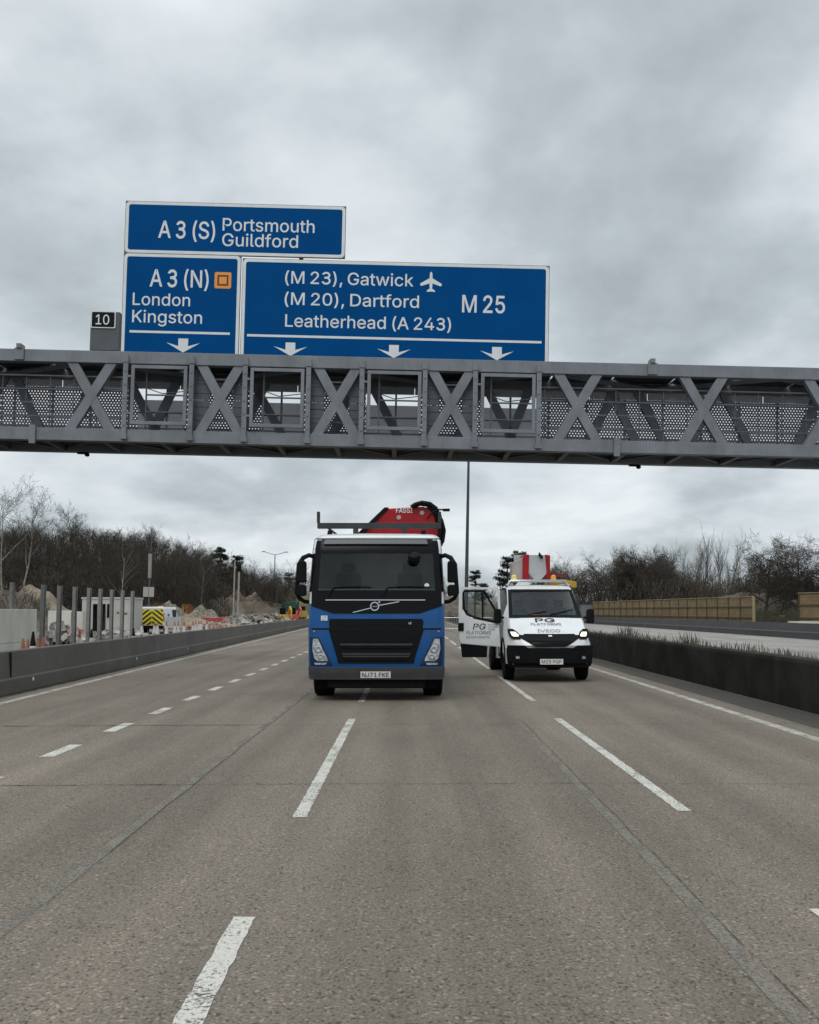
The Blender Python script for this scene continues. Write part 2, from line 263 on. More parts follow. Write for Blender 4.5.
o|415|207,-8 159,-2 117,16 82,46 56,85 40,133 34,187 40,243 56,291 82,330 117,360 159,378 207,384 256,378 299,360 333,330 359,291 376,243 381,187 376,133 359,85 333,46 299,16 256,-2/207,46 242,51 270,66 292,89 307,117 316,151 319,187 316,224 307,258 292,287 270,310 242,325 207,330 173,325 145,310 124,287 108,258 99,224 96,187 99,151 108,117 124,89 145,66 173,51
p|424|53,-143 53,379 112,379 112,319 118,319 137,346 171,373 197,381 229,384 274,378 313,361 345,332 370,293 385,245 390,189 385,133 370,84 346,45 313,16 274,-2 229,-8 198,-5 173,4 138,31 118,59 114,59 114,-143/220,47 253,51 279,66 301,88 316,117 325,151 328,189 325,227 316,261 301,290 280,311 253,325 220,330 188,325 161,312 140,291 125,263 116,229 113,189 116,150 125,115 140,86 162,65 188,51
r|259|53,0 53,379 112,379 112,321 115,321 130,347 152,367 181,380 213,385 229,384 243,384 243,322 230,324 207,326 182,323 159,315 140,301 126,284 117,262 114,237 114,0
s|365|182,-8 145,-5 112,3 84,18 62,38 45,63 36,94 94,107 105,79 124,60 150,49 181,45 217,50 244,62 262,81 268,103 265,121 254,136 237,147 212,155 149,170 104,186 72,208 53,237 47,274 51,305 65,332 87,354 115,370 149,381 187,384 223,381 254,372 279,358 299,339 324,290 268,277 258,298 243,316 219,328 187,333 156,329 131,317 114,299 109,277 112,258 124,243 172,223 229,209 275,194 306,171 325,142 331,107 326,75 312,47 290,24 260,6 223,-5
t|227|204,379 204,327 6,327 6,379/65,471 126,471 126,98 128,76 136,61 150,53 170,50 185,51 202,54 213,2 192,-3 168,-4 125,2 92,21 72,52 65,93
u|410|182,-5 146,-1 115,11 89,31 69,59 57,95 53,139 53,379 114,379 114,144 119,105 137,75 164,56 200,50 226,53 249,62 268,77 283,97 293,122 296,153 296,379 357,379 357,0 298,0 298,92 307,92 286,47 257,17 222,0
w|567|138,0 23,379 87,379 133,214 154,137 175,41 165,41 186,135 206,214 252,379 316,379 362,214 382,136 402,41 391,41 413,135 434,214 480,379 545,379 429,0 368,0 319,172 305,225 291,280 277,338 291,338 277,280 263,225 248,172 199,0
y|389|47,-139 61,-86 71,-87 104,-89 130,-74 151,-36 163,-1 17,379 84,379 165,155 187,87 206,21 184,21 202,87 224,155 305,379 371,379 204,-58 177,-107 139,-136 91,-145 65,-143
""".strip().split('\n'):
    c_, adv_, sp_ = ln_.split('|'); GLYPHS[c_] = (int(adv_) / 1000, [[tuple(int(q) / 1000 for q in p.split(',')) for p in loop.split()] for loop in sp_.split('/')])
GSIGN = 1 if sum(a[0] * b[1] - b[0] * a[1] for lp in [max(GLYPHS['H'][1], key=len)] for a, b in zip(lp, lp[1:] + lp[:1])) < 0 else -1
def fatten(lp, b):
    if not b: return lp
    out = []; n = len(lp)
    for i in range(n):
        p = Vector(lp[i]); a = (p - Vector(lp[i - 1])).normalized(); c = (Vector(lp[(i + 1) % n]) - p).normalized()
        na = Vector((-a.y, a.x)); nc = Vector((-c.y, c.x)); m = na + nc
        m = m.normalized() if m.length > 1e-4 else na
        out.append(tuple(p + m * GSIGN * b / max(0.6, m.dot(na))))
    return out
def area(lp): return sum(a[0] * b[1] - b[0] * a[1] for a, b in zip(lp, lp[1:] + lp[:1])) / 2
def inside(p, lp):
    c = False
    for a, b in zip(lp, lp[1:] + lp[:1]):
        if (a[1] > p[1]) != (b[1] > p[1]) and p[0] < (b[0] - a[0]) * (p[1] - a[1]) / (b[1] - a[1]) + a[0]: c = not c
    return c
def clean(lp, d=0.012):
    out = []
    for p in lp:
        if not out or math.dist(p, out[-1]) > d: out.append(p)
    return out
def bowl(cx, cy, rx_, ry_, a0, a1, xe, t=0.033, n=20):
    """one bowl of a round 3, drawn as a stroke that ends in a short stub"""
    o = [(cx + (rx_ + t) * math.cos(R(a0 + (a1 - a0) * k / n)), cy + (ry_ + t) * math.sin(R(a0 + (a1 - a0) * k / n))) for k in range(n + 1)]
    i = [(cx + (rx_ - t) * math.cos(R(a0 + (a1 - a0) * k / n)), cy + (ry_ - t) * math.sin(R(a0 + (a1 - a0) * k / n))) for k in range(n + 1)]
    sg = 1 if a1 == -90 else 0
    return (o + [(xe, o[-1][1]), (xe, i[-1][1])] + i[::-1]) if sg else ([(xe, i[0][1]), (xe, o[0][1])] + o + i[::-1])
GLYPHS['3'] = (0.45, [l if area(l) * GSIGN < 0 else l[::-1] for l in (bowl(0.222, 0.379, 0.128, 0.103, 165, -90, 0.155), bowl(0.222, 0.146, 0.142, 0.126, 90, -165, 0.155))])
GLYPHS['M'] = (0.628, [[(0.06, 0), (0.06, 0.509), (0.15, 0.509), (0.314, 0.085), (0.478, 0.509), (0.568, 0.509), (0.568, 0), (0.504, 0), (0.504, 0.40), (0.346, 0), (0.282, 0), (0.124, 0.40), (0.124, 0)]])
GLYPHS['M'][1][0] = GLYPHS['M'][1][0] if area(GLYPHS['M'][1][0]) * GSIGN < 0 else GLYPHS['M'][1][0][::-1]
_P = GLYPHS['P'][1][0]; _o = [p for p in _P[:18]]; _h = [p for p in _P[19:-1]]
GLYPHS['P'] = (0.445, [l if (area(l) * GSIGN < 0) == k else l[::-1] for l, k in ((_o[:17] + [(0.235, 0.186), (0.125, 0.186), (0.125, 0.0)], True), ([(0.125, 0.242)] + _h, False))])
GROUPS = {}
for c_, (adv_, loops_) in GLYPHS.items():
    loops_ = [clean(l) for l in loops_]; outer = [l for l in loops_ if area(l) * GSIGN < 0]; holes = [l for l in loops_ if area(l) * GSIGN >= 0]
    gs = [[l] for l in outer]
    for h in holes:
        for g_ in sorted(gs, key=lambda g_: abs(area(g_[0]))):
            if inside(h[0], g_[0]): g_.append(h); break
    GROUPS[c_] = (adv_, gs)
def text_geo(txt, bold=0.0, space=1.0):
    """letter outlines, filled; strokes that overlap lie a hair apart"""
    V = []; FC = []
    for layer in range(3):
        cu = bpy.data.curves.new('t', 'CURVE'); cu.dimensions = '2D'; cu.fill_mode = 'BOTH'; x = 0.0
        for ch in txt:
            if ch == ' ': x += 0.13 * space; continue
            adv, gs = GROUPS[ch]
            if layer < len(gs):
                for lp in gs[layer]:
                    lp = fatten(lp, bold * 0.40); sp_ = cu.splines.new('POLY'); sp_.points.add(len(lp) - 1); sp_.use_cyclic_u = True
                    for p, q in zip(sp_.points, lp): p.co = (x + q[0], q[1], 0, 1)
            x += adv * space + 0.03 * (space - 1)
        if len(cu.splines):
            o = bpy.data.objects.new('t', cu); C.objects.link(o); dg = bpy.context.evaluated_depsgraph_get(); dg.update()
            me = bpy.data.meshes.new_from_object(o.evaluated_get(dg)); k = len(V)
            V += [(p.co.x, p.co.y, layer * 0.0008) for p in me.vertices]; FC += [tuple(i + k for i in p.vertices) for p in me.polygons]
            bpy.data.objects.remove(o); bpy.data.meshes.remove(me)
        bpy.data.curves.remove(cu)
    return V, FC
_cap = text_geo('H'); CAPH = max(p[1] for p in _cap[0])
def letters(mb, txt, x0, x1, z, cap, y, bold=0.0, surf=None, slant=0.0, space=1.0):
    """writing between x0 and x1, baseline z, capital height cap, at y (or on surf standing y proud)"""
    v, f = text_geo(txt, bold, space); a = min(p[0] for p in v); b = max(p[0] for p in v)
    sx = (x1 - x0) / (b - a); sz = cap / CAPH
    pts = []
    for p in v:
        xx = x0 + (p[0] - a) * sx + slant * p[1] * sz; zv = z + p[1] * sz
        pts.append((xx, (surf(xx, zv) - y if surf else y) - p[2], zv))
    mb.add(pts, f); return mb

# ------------------------------------------------------------------ palette
GALV = mat('galvanised_steel', (0.172, 0.187, 0.207), 0.6, 0.1, var=0.14, vscale=1.2, bump=0.05, dirt=((0.07, 0.07, 0.072), 1.5, (1, 1, 0.25), 0.5))
GALV_D = mat('dark_steel', (0.09, 0.096, 0.105), 0.6, 0.2, var=0.2, vscale=1.5)
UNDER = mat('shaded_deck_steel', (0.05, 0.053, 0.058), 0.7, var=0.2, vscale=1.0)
S_BLUE = mat('sign_blue', (0.0002, 0.062, 0.215), 0.7, var=0.05, vscale=0.8, spec=0.04, dirt=((0.004, 0.07, 0.195), 0.9, (1, 1, 0.3), 0.35))
S_WHITE = mat('sign_white', (0.66, 0.68, 0.68), 0.5, var=0.05)
S_ORANGE = mat('sign_orange', (0.75, 0.27, 0.03), 0.5); S_BROWN = mat('sign_brown', (0.06, 0.018, 0.01), 0.5); S_BLACK = mat('sign_black', (0.006, 0.0065, 0.007), 0.5, spec=0.12)
RUB = mat('tyre_rubber', (0.0075, 0.0075, 0.008), 0.9, bump=0.2, spec=0.15)
PLAS = mat('black_plastic', (0.006, 0.0065, 0.007), 0.6, spec=0.12, var=0.2, vscale=4)
PLAS_G = mat('grey_plastic', (0.048, 0.05, 0.052), 0.65, spec=0.15, var=0.15, vscale=4)
GLOSSB = mat('gloss_black', (0.004, 0.0045, 0.006), 0.25, spec=0.14)
BLUE = mat('truck_blue', (0.003, 0.074, 0.245), 0.3, var=0.08, vscale=1.5, coat=0.2, spec=0.25, dirt=((0.03, 0.06, 0.12), 2.0, (1, 1, 1), 0.5))
WHITE = mat('van_white', (0.70, 0.72, 0.73), 0.3, var=0.04, vscale=2, coat=0.4, dirt=((0.45, 0.44, 0.42), 2.5, (1, 1, 1), 0.45))
CHROME = mat('bright_trim', (0.55, 0.56, 0.57), 0.25, 0.9); RED = mat('crane_red', (0.30, 0.006, 0.010), 0.4, var=0.15, vscale=2, coat=0.1, spec=0.25)
PLATE = mat('plate_white', (0.72, 0.73, 0.70), 0.4); INK = mat('lettering_dark', (0.012, 0.012, 0.015), 0.5); INK2 = mat('lettering_grey', (0.12, 0.12, 0.13), 0.5)
LENS = mat('lamp_lens', (0.46, 0.50, 0.54), 0.12, 0.3, var=0.5, vscale=18, coat=0.6)
YEL = mat('machine_yellow', (0.42, 0.27, 0.02), 0.45, var=0.15, vscale=3); AMBER = mat('amber_beacon', (0.8, 0.3, 0.02), 0.2)
SEATM = mat('seat_cloth', (0.02, 0.022, 0.026), 0.9); DASH = mat('dash_plastic', (0.03, 0.032, 0.034), 0.7)
WGLASS = glass('windscreen_glass', (0.36, 0.42, 0.40), 0.33); WGLASS2 = glass('window_glass', (0.82, 0.86, 0.85), 0.2)
CONC = mat('barrier_concrete', (0.105, 0.098, 0.088), 0.85, var=0.16, vscale=0.9, bump=0.25, bscale=40, dirt=((0.045, 0.043, 0.04), 1.2, (1, 0.5, 0.35), 0.65))
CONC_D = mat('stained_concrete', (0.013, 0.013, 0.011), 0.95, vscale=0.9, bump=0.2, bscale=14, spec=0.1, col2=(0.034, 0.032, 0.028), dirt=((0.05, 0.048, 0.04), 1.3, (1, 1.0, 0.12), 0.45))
CONC_M = mat('far_barrier_concrete', (0.06, 0.06, 0.064), 0.85, var=0.15, vscale=0.6)
CONC_W = mat('white_concrete', (0.64, 0.62, 0.55), 0.8, var=0.07, vscale=0.8, bump=0.1, dirt=((0.28, 0.26, 0.21), 1.0, (1, 1, 0.25), 0.5))

# ------------------------------------------------------------------ ground and roads
def road_mat(name, base, dark, light):
    m = bpy.data.materials.new(name); m.use_nodes = True; t = m.node_tree; b = t.nodes['Principled BSDF']; b.inputs['Roughness'].default_value = 0.85
    b.inputs['Specular IOR Level'].default_value = 0.25
    tcn = t.nodes.new('ShaderNodeTexCoord')
    def noise(scale, detail=4, rough=0.6, sc=(1, 1, 1)):
        mp = t.nodes.new('ShaderNodeMapping'); mp.inputs['Scale'].default_value = sc; t.links.new(tcn.outputs['Object'], mp.inputs[0])
        n = t.nodes.new('ShaderNodeTexNoise'); n.inputs['Scale'].default_value = scale; n.inputs['Detail'].default_value = detail; n.inputs['Roughness'].default_value = rough
        t.links.new(mp.outputs[0], n.inputs['Vector']); return n.outputs['Fac']
    def ramp(fac, p0, c0, p1, c1):
        r = t.nodes.new('ShaderNodeValToRGB'); t.links.new(fac, r.inputs[0]); r.color_ramp.elements[0].position = p0; r.color_ramp.elements[0].color = (*c0, 1)
        r.color_ramp.elements[1].position = p1; r.color_ramp.elements[1].color = (*c1, 1); return r.outputs[0]
    def mix(fac, a, b_, typ='MIX'):
        x = t.nodes.new('ShaderNodeMixRGB'); x.blend_type = typ
        if isinstance(fac, float): x.inputs[0].default_value = fac
        else: t.links.new(fac, x.inputs[0])
        t.links.new(a, x.inputs[1])
        if isinstance(b_, tuple): x.inputs[2].default_value = (*b_, 1)
        else: t.links.new(b_, x.inputs[2])
        return x.outputs[0]
    grain = noise(54, 5, 0.85); grain2 = noise(170, 2, 0.6)
    c = ramp(grain, 0.36, dark, 0.66, light)
    c2 = ramp(grain2, 0.35, tuple(x * 0.8 for x in base), 0.65, tuple(x * 1.15 for x in base))
    c = mix(0.3, c, c2)
    vo = t.nodes.new('ShaderNodeTexVoronoi'); vo.inputs['Scale'].default_value = 72; t.links.new(tcn.outputs['Object'], vo.inputs['Vector'])
    chip = t.nodes.new('ShaderNodeSeparateColor'); t.links.new(vo.outputs['Color'], chip.inputs[0])
    pale = ramp(chip.outputs[0], 0.90, (0, 0, 0), 0.97, (0.6, 0.6, 0.6)); c = mix(pale, c, tuple(min(1, x * 2.1) for x in base))
    pit = ramp(chip.outputs[1], 0.86, (0, 0, 0), 0.96, (0.8, 0.8, 0.8)); c = mix(pit, c, tuple(x * 0.35 for x in base))
    patch = ramp(noise(0.55, 6, 0.6, (1, 0.35, 1)), 0.38, (0.86, 0.86, 0.86), 0.64, (1.10, 1.09, 1.08)); c = mix(1.0, c, patch, 'MULTIPLY')
    streak = ramp(noise(1.6, 5, 0.6, (1, 0.03, 1)), 0.35, (0.84, 0.845, 0.85), 0.66, (1.10, 1.095, 1.09)); c = mix(1.0, c, streak, 'MULTIPLY')
    sx_ = t.nodes.new('ShaderNodeSeparateXYZ'); t.links.new(tcn.outputs['Object'], sx_.inputs[0])
    def M2(op, a, b_):
        n = t.nodes.new('ShaderNodeMath'); n.operation = op
        for i, q in enumerate((a, b_)):
            if isinstance(q, float): n.inputs[i].default_value = q
            else: t.links.new(q, n.inputs[i])
        return n.outputs[0]
    wob = M2('MULTIPLY', noise(0.9, 3, 0.5, (1, 0.12, 1)), 0.10)
    u = M2('FRACT', M2('ADD', M2('DIVIDE', M2('SUBTRACT', sx_.outputs[0], -0.885), 3.19), wob), 0.0)
    tr_ = t.nodes.new('ShaderNodeValToRGB'); t.links.new(u, tr_.inputs[0]); el = tr_.color_ramp.elements
    el[0].position = 0.0; el[0].color = (1.05, 1.05, 1.05, 1); el[1].position = 1.0; el[1].color = (1.05, 1.05, 1.05, 1)
    for p_, v_ in ((0.16, 1.0), (0.25, 0.90), (0.36, 0.98), (0.52, 0.89), (0.66, 0.99), (0.78, 0.90), (0.88, 1.0)):
        q_ = el.new(p_); q_.color = (v_, v_ * 1.002, v_ * 1.005, 1)
    c = mix(0.85, c, tr_.outputs[0], 'MULTIPLY')
    drip = ramp(noise(7.0, 5, 0.75, (1, 0.7, 1)), 0.66, (0, 0, 0), 0.72, (0.4, 0.4, 0.4)); c = mix(drip, c, tuple(x * 0.5 for x in base))
    spots = ramp(noise(2.2, 7, 0.7), 0.62, (0, 0, 0), 0.74, (0.35, 0.35, 0.35)); c = mix(spots, c, tuple(x * 0.55 for x in base))
    t.links.new(c, b.inputs['Base Color'])
    bp = t.nodes.new('ShaderNodeBump'); bp.inputs['Strength'].default_value = 0.55; bp.inputs['Distance'].default_value = 0.008
    t.links.new(grain, bp.inputs['Height']); t.links.new(bp.outputs[0], b.inputs['Normal']); return m
ROAD = road_mat('worn_asphalt', (0.186, 0.158, 0.126), (0.056, 0.046, 0.036), (0.335, 0.290, 0.236))
ROAD2 = road_mat('pale_asphalt', (0.30, 0.285, 0.26), (0.24, 0.225, 0.205), (0.36, 0.34, 0.31))
VERGE = road_mat('dark_edge_asphalt', (0.075, 0.069, 0.06), (0.04, 0.037, 0.033), (0.115, 0.105, 0.092))
SOIL = mat('soil', (0.022, 0.018, 0.014), 0.95, vscale=0.25, col2=(0.075, 0.062, 0.045), bump=0.6, bscale=3, dirt=((0.035, 0.042, 0.018), 0.08, (1, 1, 1), 0.8))
TAN = mat('dry_earth', (0.10, 0.075, 0.055), 0.95, vscale=0.8, col2=(0.26, 0.215, 0.17), bump=0.6, bscale=4)
def paint_mat(name, col, wear0, wear1):
    m = bpy.data.materials.new(name); m.use_nodes = True; t = m.node_tree; b = t.nodes['Principled BSDF']; o = t.nodes['Material Output']
    b.inputs['Roughness'].default_value = 0.7
    tcn = t.nodes.new('ShaderNodeTexCoord'); n = t.nodes.new('ShaderNodeTexNoise'); n.inputs['Scale'].default_value = 45; n.inputs['Detail'].default_value = 4; n.inputs['Roughness'].default_value = 0.75
    t.links.new(tcn.outputs['Object'], n.inputs['Vector'])
    n2 = t.nodes.new('ShaderNodeTexNoise'); n2.inputs['Scale'].default_value = 3.0; n2.inputs['Detail'].default_value = 4; t.links.new(tcn.outputs['Object'], n2.inputs['Vector'])
    ad = t.nodes.new('ShaderNodeMath'); ad.operation = 'ADD'; t.links.new(n.outputs['Fac'], ad.inputs[0])
    ml = t.nodes.new('ShaderNodeMath'); ml.operation = 'MULTIPLY'; ml.inputs[1].default_value = 0.45; t.links.new(n2.outputs['Fac'], ml.inputs[0]); t.links.new(ml.outputs[0], ad.inputs[1])
    r = t.nodes.new('ShaderNodeValToRGB'); t.links.new(ad.outputs[0], r.inputs[0]); r.color_ramp.elements[0].position = wear0; r.color_ramp.elements[1].position = wear1
    r.color_ramp.elements[0].color = (1, 1, 1, 1); r.color_ramp.elements[1].color = (0, 0, 0, 1)
    cr = t.nodes.new('ShaderNodeValToRGB'); t.links.new(n.outputs['Fac'], cr.inputs[0]); cr.color_ramp.elements[0].position = 0.3; cr.color_ramp.elements[1].position = 0.6
    cr.color_ramp.elements[0].color = (*col, 1); cr.color_ramp.elements[1].color = (*[x * 0.8 for x in col], 1); t.links.new(cr.outputs[0], b.inputs['Base Color'])
    tr = t.nodes.new('ShaderNodeBsdfTransparent'); mi = t.nodes.new('ShaderNodeMixShader')
    t.links.new(r.outputs[0], mi.inputs[0]); t.links.new(tr.outputs[0], mi.inputs[1]); t.links.new(b.outputs[0], mi.inputs[2]); t.links.new(mi.outputs[0], o.inputs[0]); return m
PAINT = paint_mat('road_paint', (0.60, 0.585, 0.52), 0.745, 0.88)
PAINT_F = paint_mat('worn_road_paint', (0.52, 0.51, 0.45), 0.69, 0.86)
SEAM = paint_mat('seam_sealant', (0.20, 0.182, 0.153), 0.66, 1.0); JOINT = paint_mat('joint_tar', (0.045, 0.042, 0.04), 0.62, 0.82)

def sheet(name, m, pts, z, sub=None):
    mb = MB(); mb.add([(x, y, z) for x, y in pts], [tuple(range(len(pts)))]); return kind(mb.build(name, m), 'structure')
sheet('ground', SOIL, [(-2500, -60), (2500, -60), (2500, 4000), (-2500, 4000)], -0.03)
def bar_x(d): return -7.55 - 0.0375 * max(0, d - 8)            # line of the left barrier
road = sheet('road', ROAD, [(bar_x(-20) - 0.2, -20), (6.6, -20), (6.6, 420), (bar_x(420) - 0.2, 420)], 0.0)
sheet('road', ROAD2, [(7.4, -20), (24.2, -20), (27, 420), (7.4, 420)], 0.0)
def strips(name, m, quads, z=0.004, seg=1.2, jit=0.0, rag=0.0):
    mb = MB(); rnd = random.Random(len(quads))
    for (x0, y0, x1, y1, wd) in quads:
        n = max(1, int(math.hypot(x1 - x0, y1 - y0) / seg)); d = Vector((x1 - x0, y1 - y0, 0)).normalized(); p = Vector((d.y, -d.x, 0))
        a = []
        for i in range(n + 1):
            c = Vector((x0 + (x1 - x0) * i / n, y0 + (y1 - y0) * i / n, z)) + p * rnd.uniform(-jit, jit)
            e_ = d * (rnd.uniform(-1, 1) * rag * 2 if i in (0, n) else 0); g_ = d * (rnd.uniform(-1, 1) * rag * 2 if i in (0, n) else 0)
            a += [c - p * (wd / 2 + rnd.uniform(-rag, rag)) + e_, c + p * (wd / 2 + rnd.uniform(-rag, rag)) + g_]
        mb.add(a, [(2 * i, 2 * i + 1, 2 * i + 3, 2 * i + 2) for i in range(n)])
    return kind(mb.build(name, m), 'structure')
LL, LR, BL = -0.885, 2.285, -4.12
PER = 8.76
strips('lane_line', PAINT, [(LL, 7.0 + PER * k, LL, 13.3 + PER * k, 0.112) for k in range(-1, 14) if k != -1] + [(LL - 0.01, -1.6, LL - 0.01, 4.74, 0.118)], 0.004, 0.06, 0, 0.006)
strips('lane_line', PAINT, [(LR, 7.22 + PER * k, LR, 13.35 + PER * k, 0.112) for k in range(0, 14)] + [(LR, -1.5, LR, 4.86, 0.12)], 0.004, 0.06, 0, 0.006)
strips('lane_line', PAINT, [(BL - 0.0015 * (9.9 + 2.05 * k) ** 1, 9.85 + 2.05 * k, BL - 0.0015 * (9.9 + 2.05 * k), 10.75 + 2.05 * k, 0.165) for k in range(-3, 40)], 0.004, 0.08, 0, 0.006)
strips('edge_line', PAINT_F, [(5.24, -5, 5.30, 22, 0.17), (5.30, 22, 5.4, 200, 0.17)])
strips('edge_line', PAINT_F, [(bar_x(d) + 0.5, d, bar_x(d + 20) + 0.5, d + 20, 0.17) for d in range(-5, 200, 20)])
sheet('dark_edge_strip', VERGE, [(5.75, -20), (6.52, -20), (6.52, 300), (5.8, 300)], 0.003)  # darker strip of road along the foot of the central wall
strips('seam_strip', SEAM, [(-2.14, -4, -2.02, 40, 0.085)], 0.003, 0.7, 0.012)
strips('seam_strip', SEAM, [(1.55, -4, 1.63, 13, 0.08), (1.63, 13, 1.9, 22, 0.05)], 0.0035, 0.7, 0.015)
strips('seam_strip', JOINT, [(-2.07, 6, -1.95, 40, 0.011), (1.62, -2, 1.70, 13, 0.009)], 0.006, 0.5, 0.012)
jq = [(-7.2, 3.42, 5.6, 3.45, 0.028), (-7.4, 8.15, -2.0, 8.3, 0.028), (-2.0, 8.3, 1.6, 8.36, 0.018), (1.6, 8.36, 5.7, 8.28, 0.012), (-7.5, 12.4, -2.05, 12.62, 0.05), (-2.0, 12.6, 5.7, 12.75, 0.02)]
jq += [(-7.5, 12.6 + 4.6 * k, 5.7, 12.7 + 4.6 * k, 0.025) for k in range(1, 9)]
strips('road_joint', JOINT, jq, 0.0065, 0.25, 0.007)

# ------------------------------------------------------------------ barriers
def barrier(line, prof, mb):
    """sweep a cross-section (offset across, z) along a ground line"""
    n = len(prof); vs = []
    for i, (x, y) in enumerate(line):
        a = Vector(line[max(0, i - 1)]); b = Vector(line[min(len(line) - 1, i + 1)]); d = (b - a).normalized(); p = Vector((d.y, -d.x))
        for o, z in prof: vs.append((x + p.x * o, y + p.y * o, z))
    fs = [(i * n + k, i * n + (k + 1) % n, (i + 1) * n + (k + 1) % n, (i + 1) * n + k) for i in range(len(line) - 1) for k in range(n)]
    fs += [tuple(range(n)), tuple(range((len(line) - 1) * n, len(line) * n))[::-1]]
    return mb.add(vs, fs)
stepp = [(0.0, 0.03), (0.0, 0.30), (-0.055, 0.33), (-0.09, 0.845), (-0.105, 0.86), (-0.27, 0.86), (-0.285, 0.845), (-0.32, 0.33), (-0.375, 0.30), (-0.375, -0.03), (-0.02, -0.03)]
lb = thing('concrete_barrier', 'long mid grey concrete step barrier separating the road from the worksite', 'barrier', (bar_x(18), 18, 0))
pts = [(bar_x(d), d) for d in [-6] + list(range(4, 170, 4))]
barrier(pts, stepp, MB((bar_x(18), 18, 0))).build('barrier_wall', CONC, lb, bevel=0.008)
for d in (9.5, 17.2): MB((bar_x(18), 18, 0)).box(bar_x(d) - 0.085, bar_x(d) - 0.03, d - 0.005, d + 0.005, 0.335, 0.84).build('joint_gap', CONC_D, lb)
for d in (18.2, 26, 33): MB((bar_x(18), 18, 0)).box(bar_x(d) + 0.0, bar_x(d) + 0.012, d - 0.03, d + 0.03, 0.2, 0.27).build('reflector', S_WHITE, lb)
strips('dark_edge_strip', JOINT, [(bar_x(d) + 0.05, d, bar_x(d + 20) + 0.05, d + 20, 0.12) for d in range(-5, 160, 20)], 0.004)  # narrow dark strip following the foot of the left barrier

cb_ = thing('central_barrier', 'dark stained concrete central reservation wall with weeds on top, right of the van', 'barrier', (6.55, 18, 0))
cl_ = [(6.55, y) for y in [-8] + list(range(0, 300, 6))]
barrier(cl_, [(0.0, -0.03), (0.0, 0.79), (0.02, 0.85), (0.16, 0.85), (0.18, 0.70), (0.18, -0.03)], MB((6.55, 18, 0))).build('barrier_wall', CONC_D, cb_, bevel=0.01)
barrier([(7.3, y) for y in [-8] + list(range(0, 300, 6))], [(0.0, -0.03), (0.0, 0.70), (0.02, 0.80), (0.12, 0.80), (0.16, 0.70), (0.16, -0.03)], MB((6.55, 18, 0))).build('barrier_wall', CONC, cb_)
mb = MB((6.55, 18, 0)); mb.box(6.73, 7.29, -8, 294, 0.0, 0.74); mb.build('soil_fill', SOIL, cb_)
# weeds along the top
WEED = mat('dry_weed', (0.06, 0.052, 0.036), 0.9, vscale=1.0, col2=(0.15, 0.13, 0.095))
rnd = random.Random(5); mb = MB()
for i in range(9000):
    y = 6 + 60 * rnd.random() ** 1.3; x = 6.76 + rnd.random() * 0.5
    dens = mnoise.noise(Vector((x * 1.5, y * 0.7, 3.0)))
    if dens < -0.38: continue
    h = (0.05 + 0.26 * rnd.random() ** 2.6) * (0.8 + max(0, dens) * 1.6); a = rnd.uniform(0, 6.28); lean = rnd.uniform(0, 0.35) * h; w_ = rnd.uniform(0.004, 0.011)
    c = Vector((x, y, 0.73)); dx = Vector((math.cos(a), math.sin(a), 0)); px_ = Vector((-dx.y, dx.x, 0)) * w_
    mb.add([c - px_, c + px_, c + dx * lean * 0.4 + Vector((0, 0, h * 0.6)) + px_ * 0.8, c + dx * lean + Vector((0, 0, h)), c + dx * lean * 0.4 + Vector((0, 0, h * 0.6)) - px_ * 0.8], [(0, 1, 2, 3, 4)])
kind(mb.build('weeds', WEED), 'stuff')['label'] = 'dry weeds growing on top of the central reservation wall'

fb = thing('concrete_barrier', 'dark grey concrete barrier across the opposite carriageway, below the timber fence', 'barrier', (24, 60, 0))
fl = [(23.2, 20), (23.35, 49), (23.45, 68), (23.55, 90), (23.55, 112), (23.6, 160), (23.8, 260)]
barrier(fl, [(-0.0, -0.03), (0.0, 0.4), (0.05, 0.43), (0.12, 0.93), (0.26, 0.93), (0.34, -0.03)], MB((24, 60, 0))).build('barrier_wall', CONC_M, fb)
barrier(fl, [(-0.012, 0.36), (-0.012, 0.45), (0.045, 0.45), (0.045, 0.36)], MB((24, 60, 0))).build('ledge', mat('ledge_concrete', (0.13, 0.13, 0.13), 0.85), fb)

# timber noise fence
WOOD = mat('timber_panel', (0.165, 0.115, 0.055), 0.8, vscale=1.2, col2=(0.25, 0.18, 0.092), bump=0.1); WOOD_D = mat('timber_post', (0.085, 0.058, 0.03), 0.85, var=0.2)
WOOD_Y = mat('pale_timber', (0.30, 0.23, 0.13), 0.8, var=0.1)
def fence(label, x0, y0, x1, y1, n, h, cap_end):
    ln = math.hypot(x1 - x0, y1 - y0); ang = math.atan2(y1 - y0, x1 - x0)
    t = thing('timber_fence', label, 'fence', (x0, y0, 0), (0, 0, ang), 'timber noise fences beyond the opposite carriageway')
    st = ln / n; rr = random.Random(n)
    for i in range(n):
        mb = MB()
        for k in range(12):
            z = 0.02 + k * (h - 0.04) / 12; mb.box(i * st + 0.05, (i + 1) * st - 0.05, 0.06 + rr.uniform(-0.006, 0.006), 0.10, z, z + (h - 0.04) / 12 - 0.012)
        mb.build('panel', WOOD, t)
    for i in range(n + 1):
        mb = MB(); mb.box(i * st - 0.05, i * st + 0.05, -0.05 + 0.0, 0.15, -0.03, h + 0.02); mb.build('post', WOOD_Y if (i == 0 and cap_end) else WOOD_D, t)
    mb = MB(); mb.box(-0.06, ln + 0.06, -0.0, 0.17, h + 0.022, h + 0.08); mb.build('capping', WOOD_Y, t)
    for z in (0.3, h * 0.38, h * 0.7):
        mb = MB()
        for i in range(n): mb.box(i * st + 0.053, (i + 1) * st - 0.053, 0.105, 0.17, z, z + 0.09); mb.box(i * st + 0.053, (i + 1) * st - 0.053, -0.01, 0.05, z + 0.3, z + 0.38)
        mb.build('rail', WOOD_D, t)
    return t
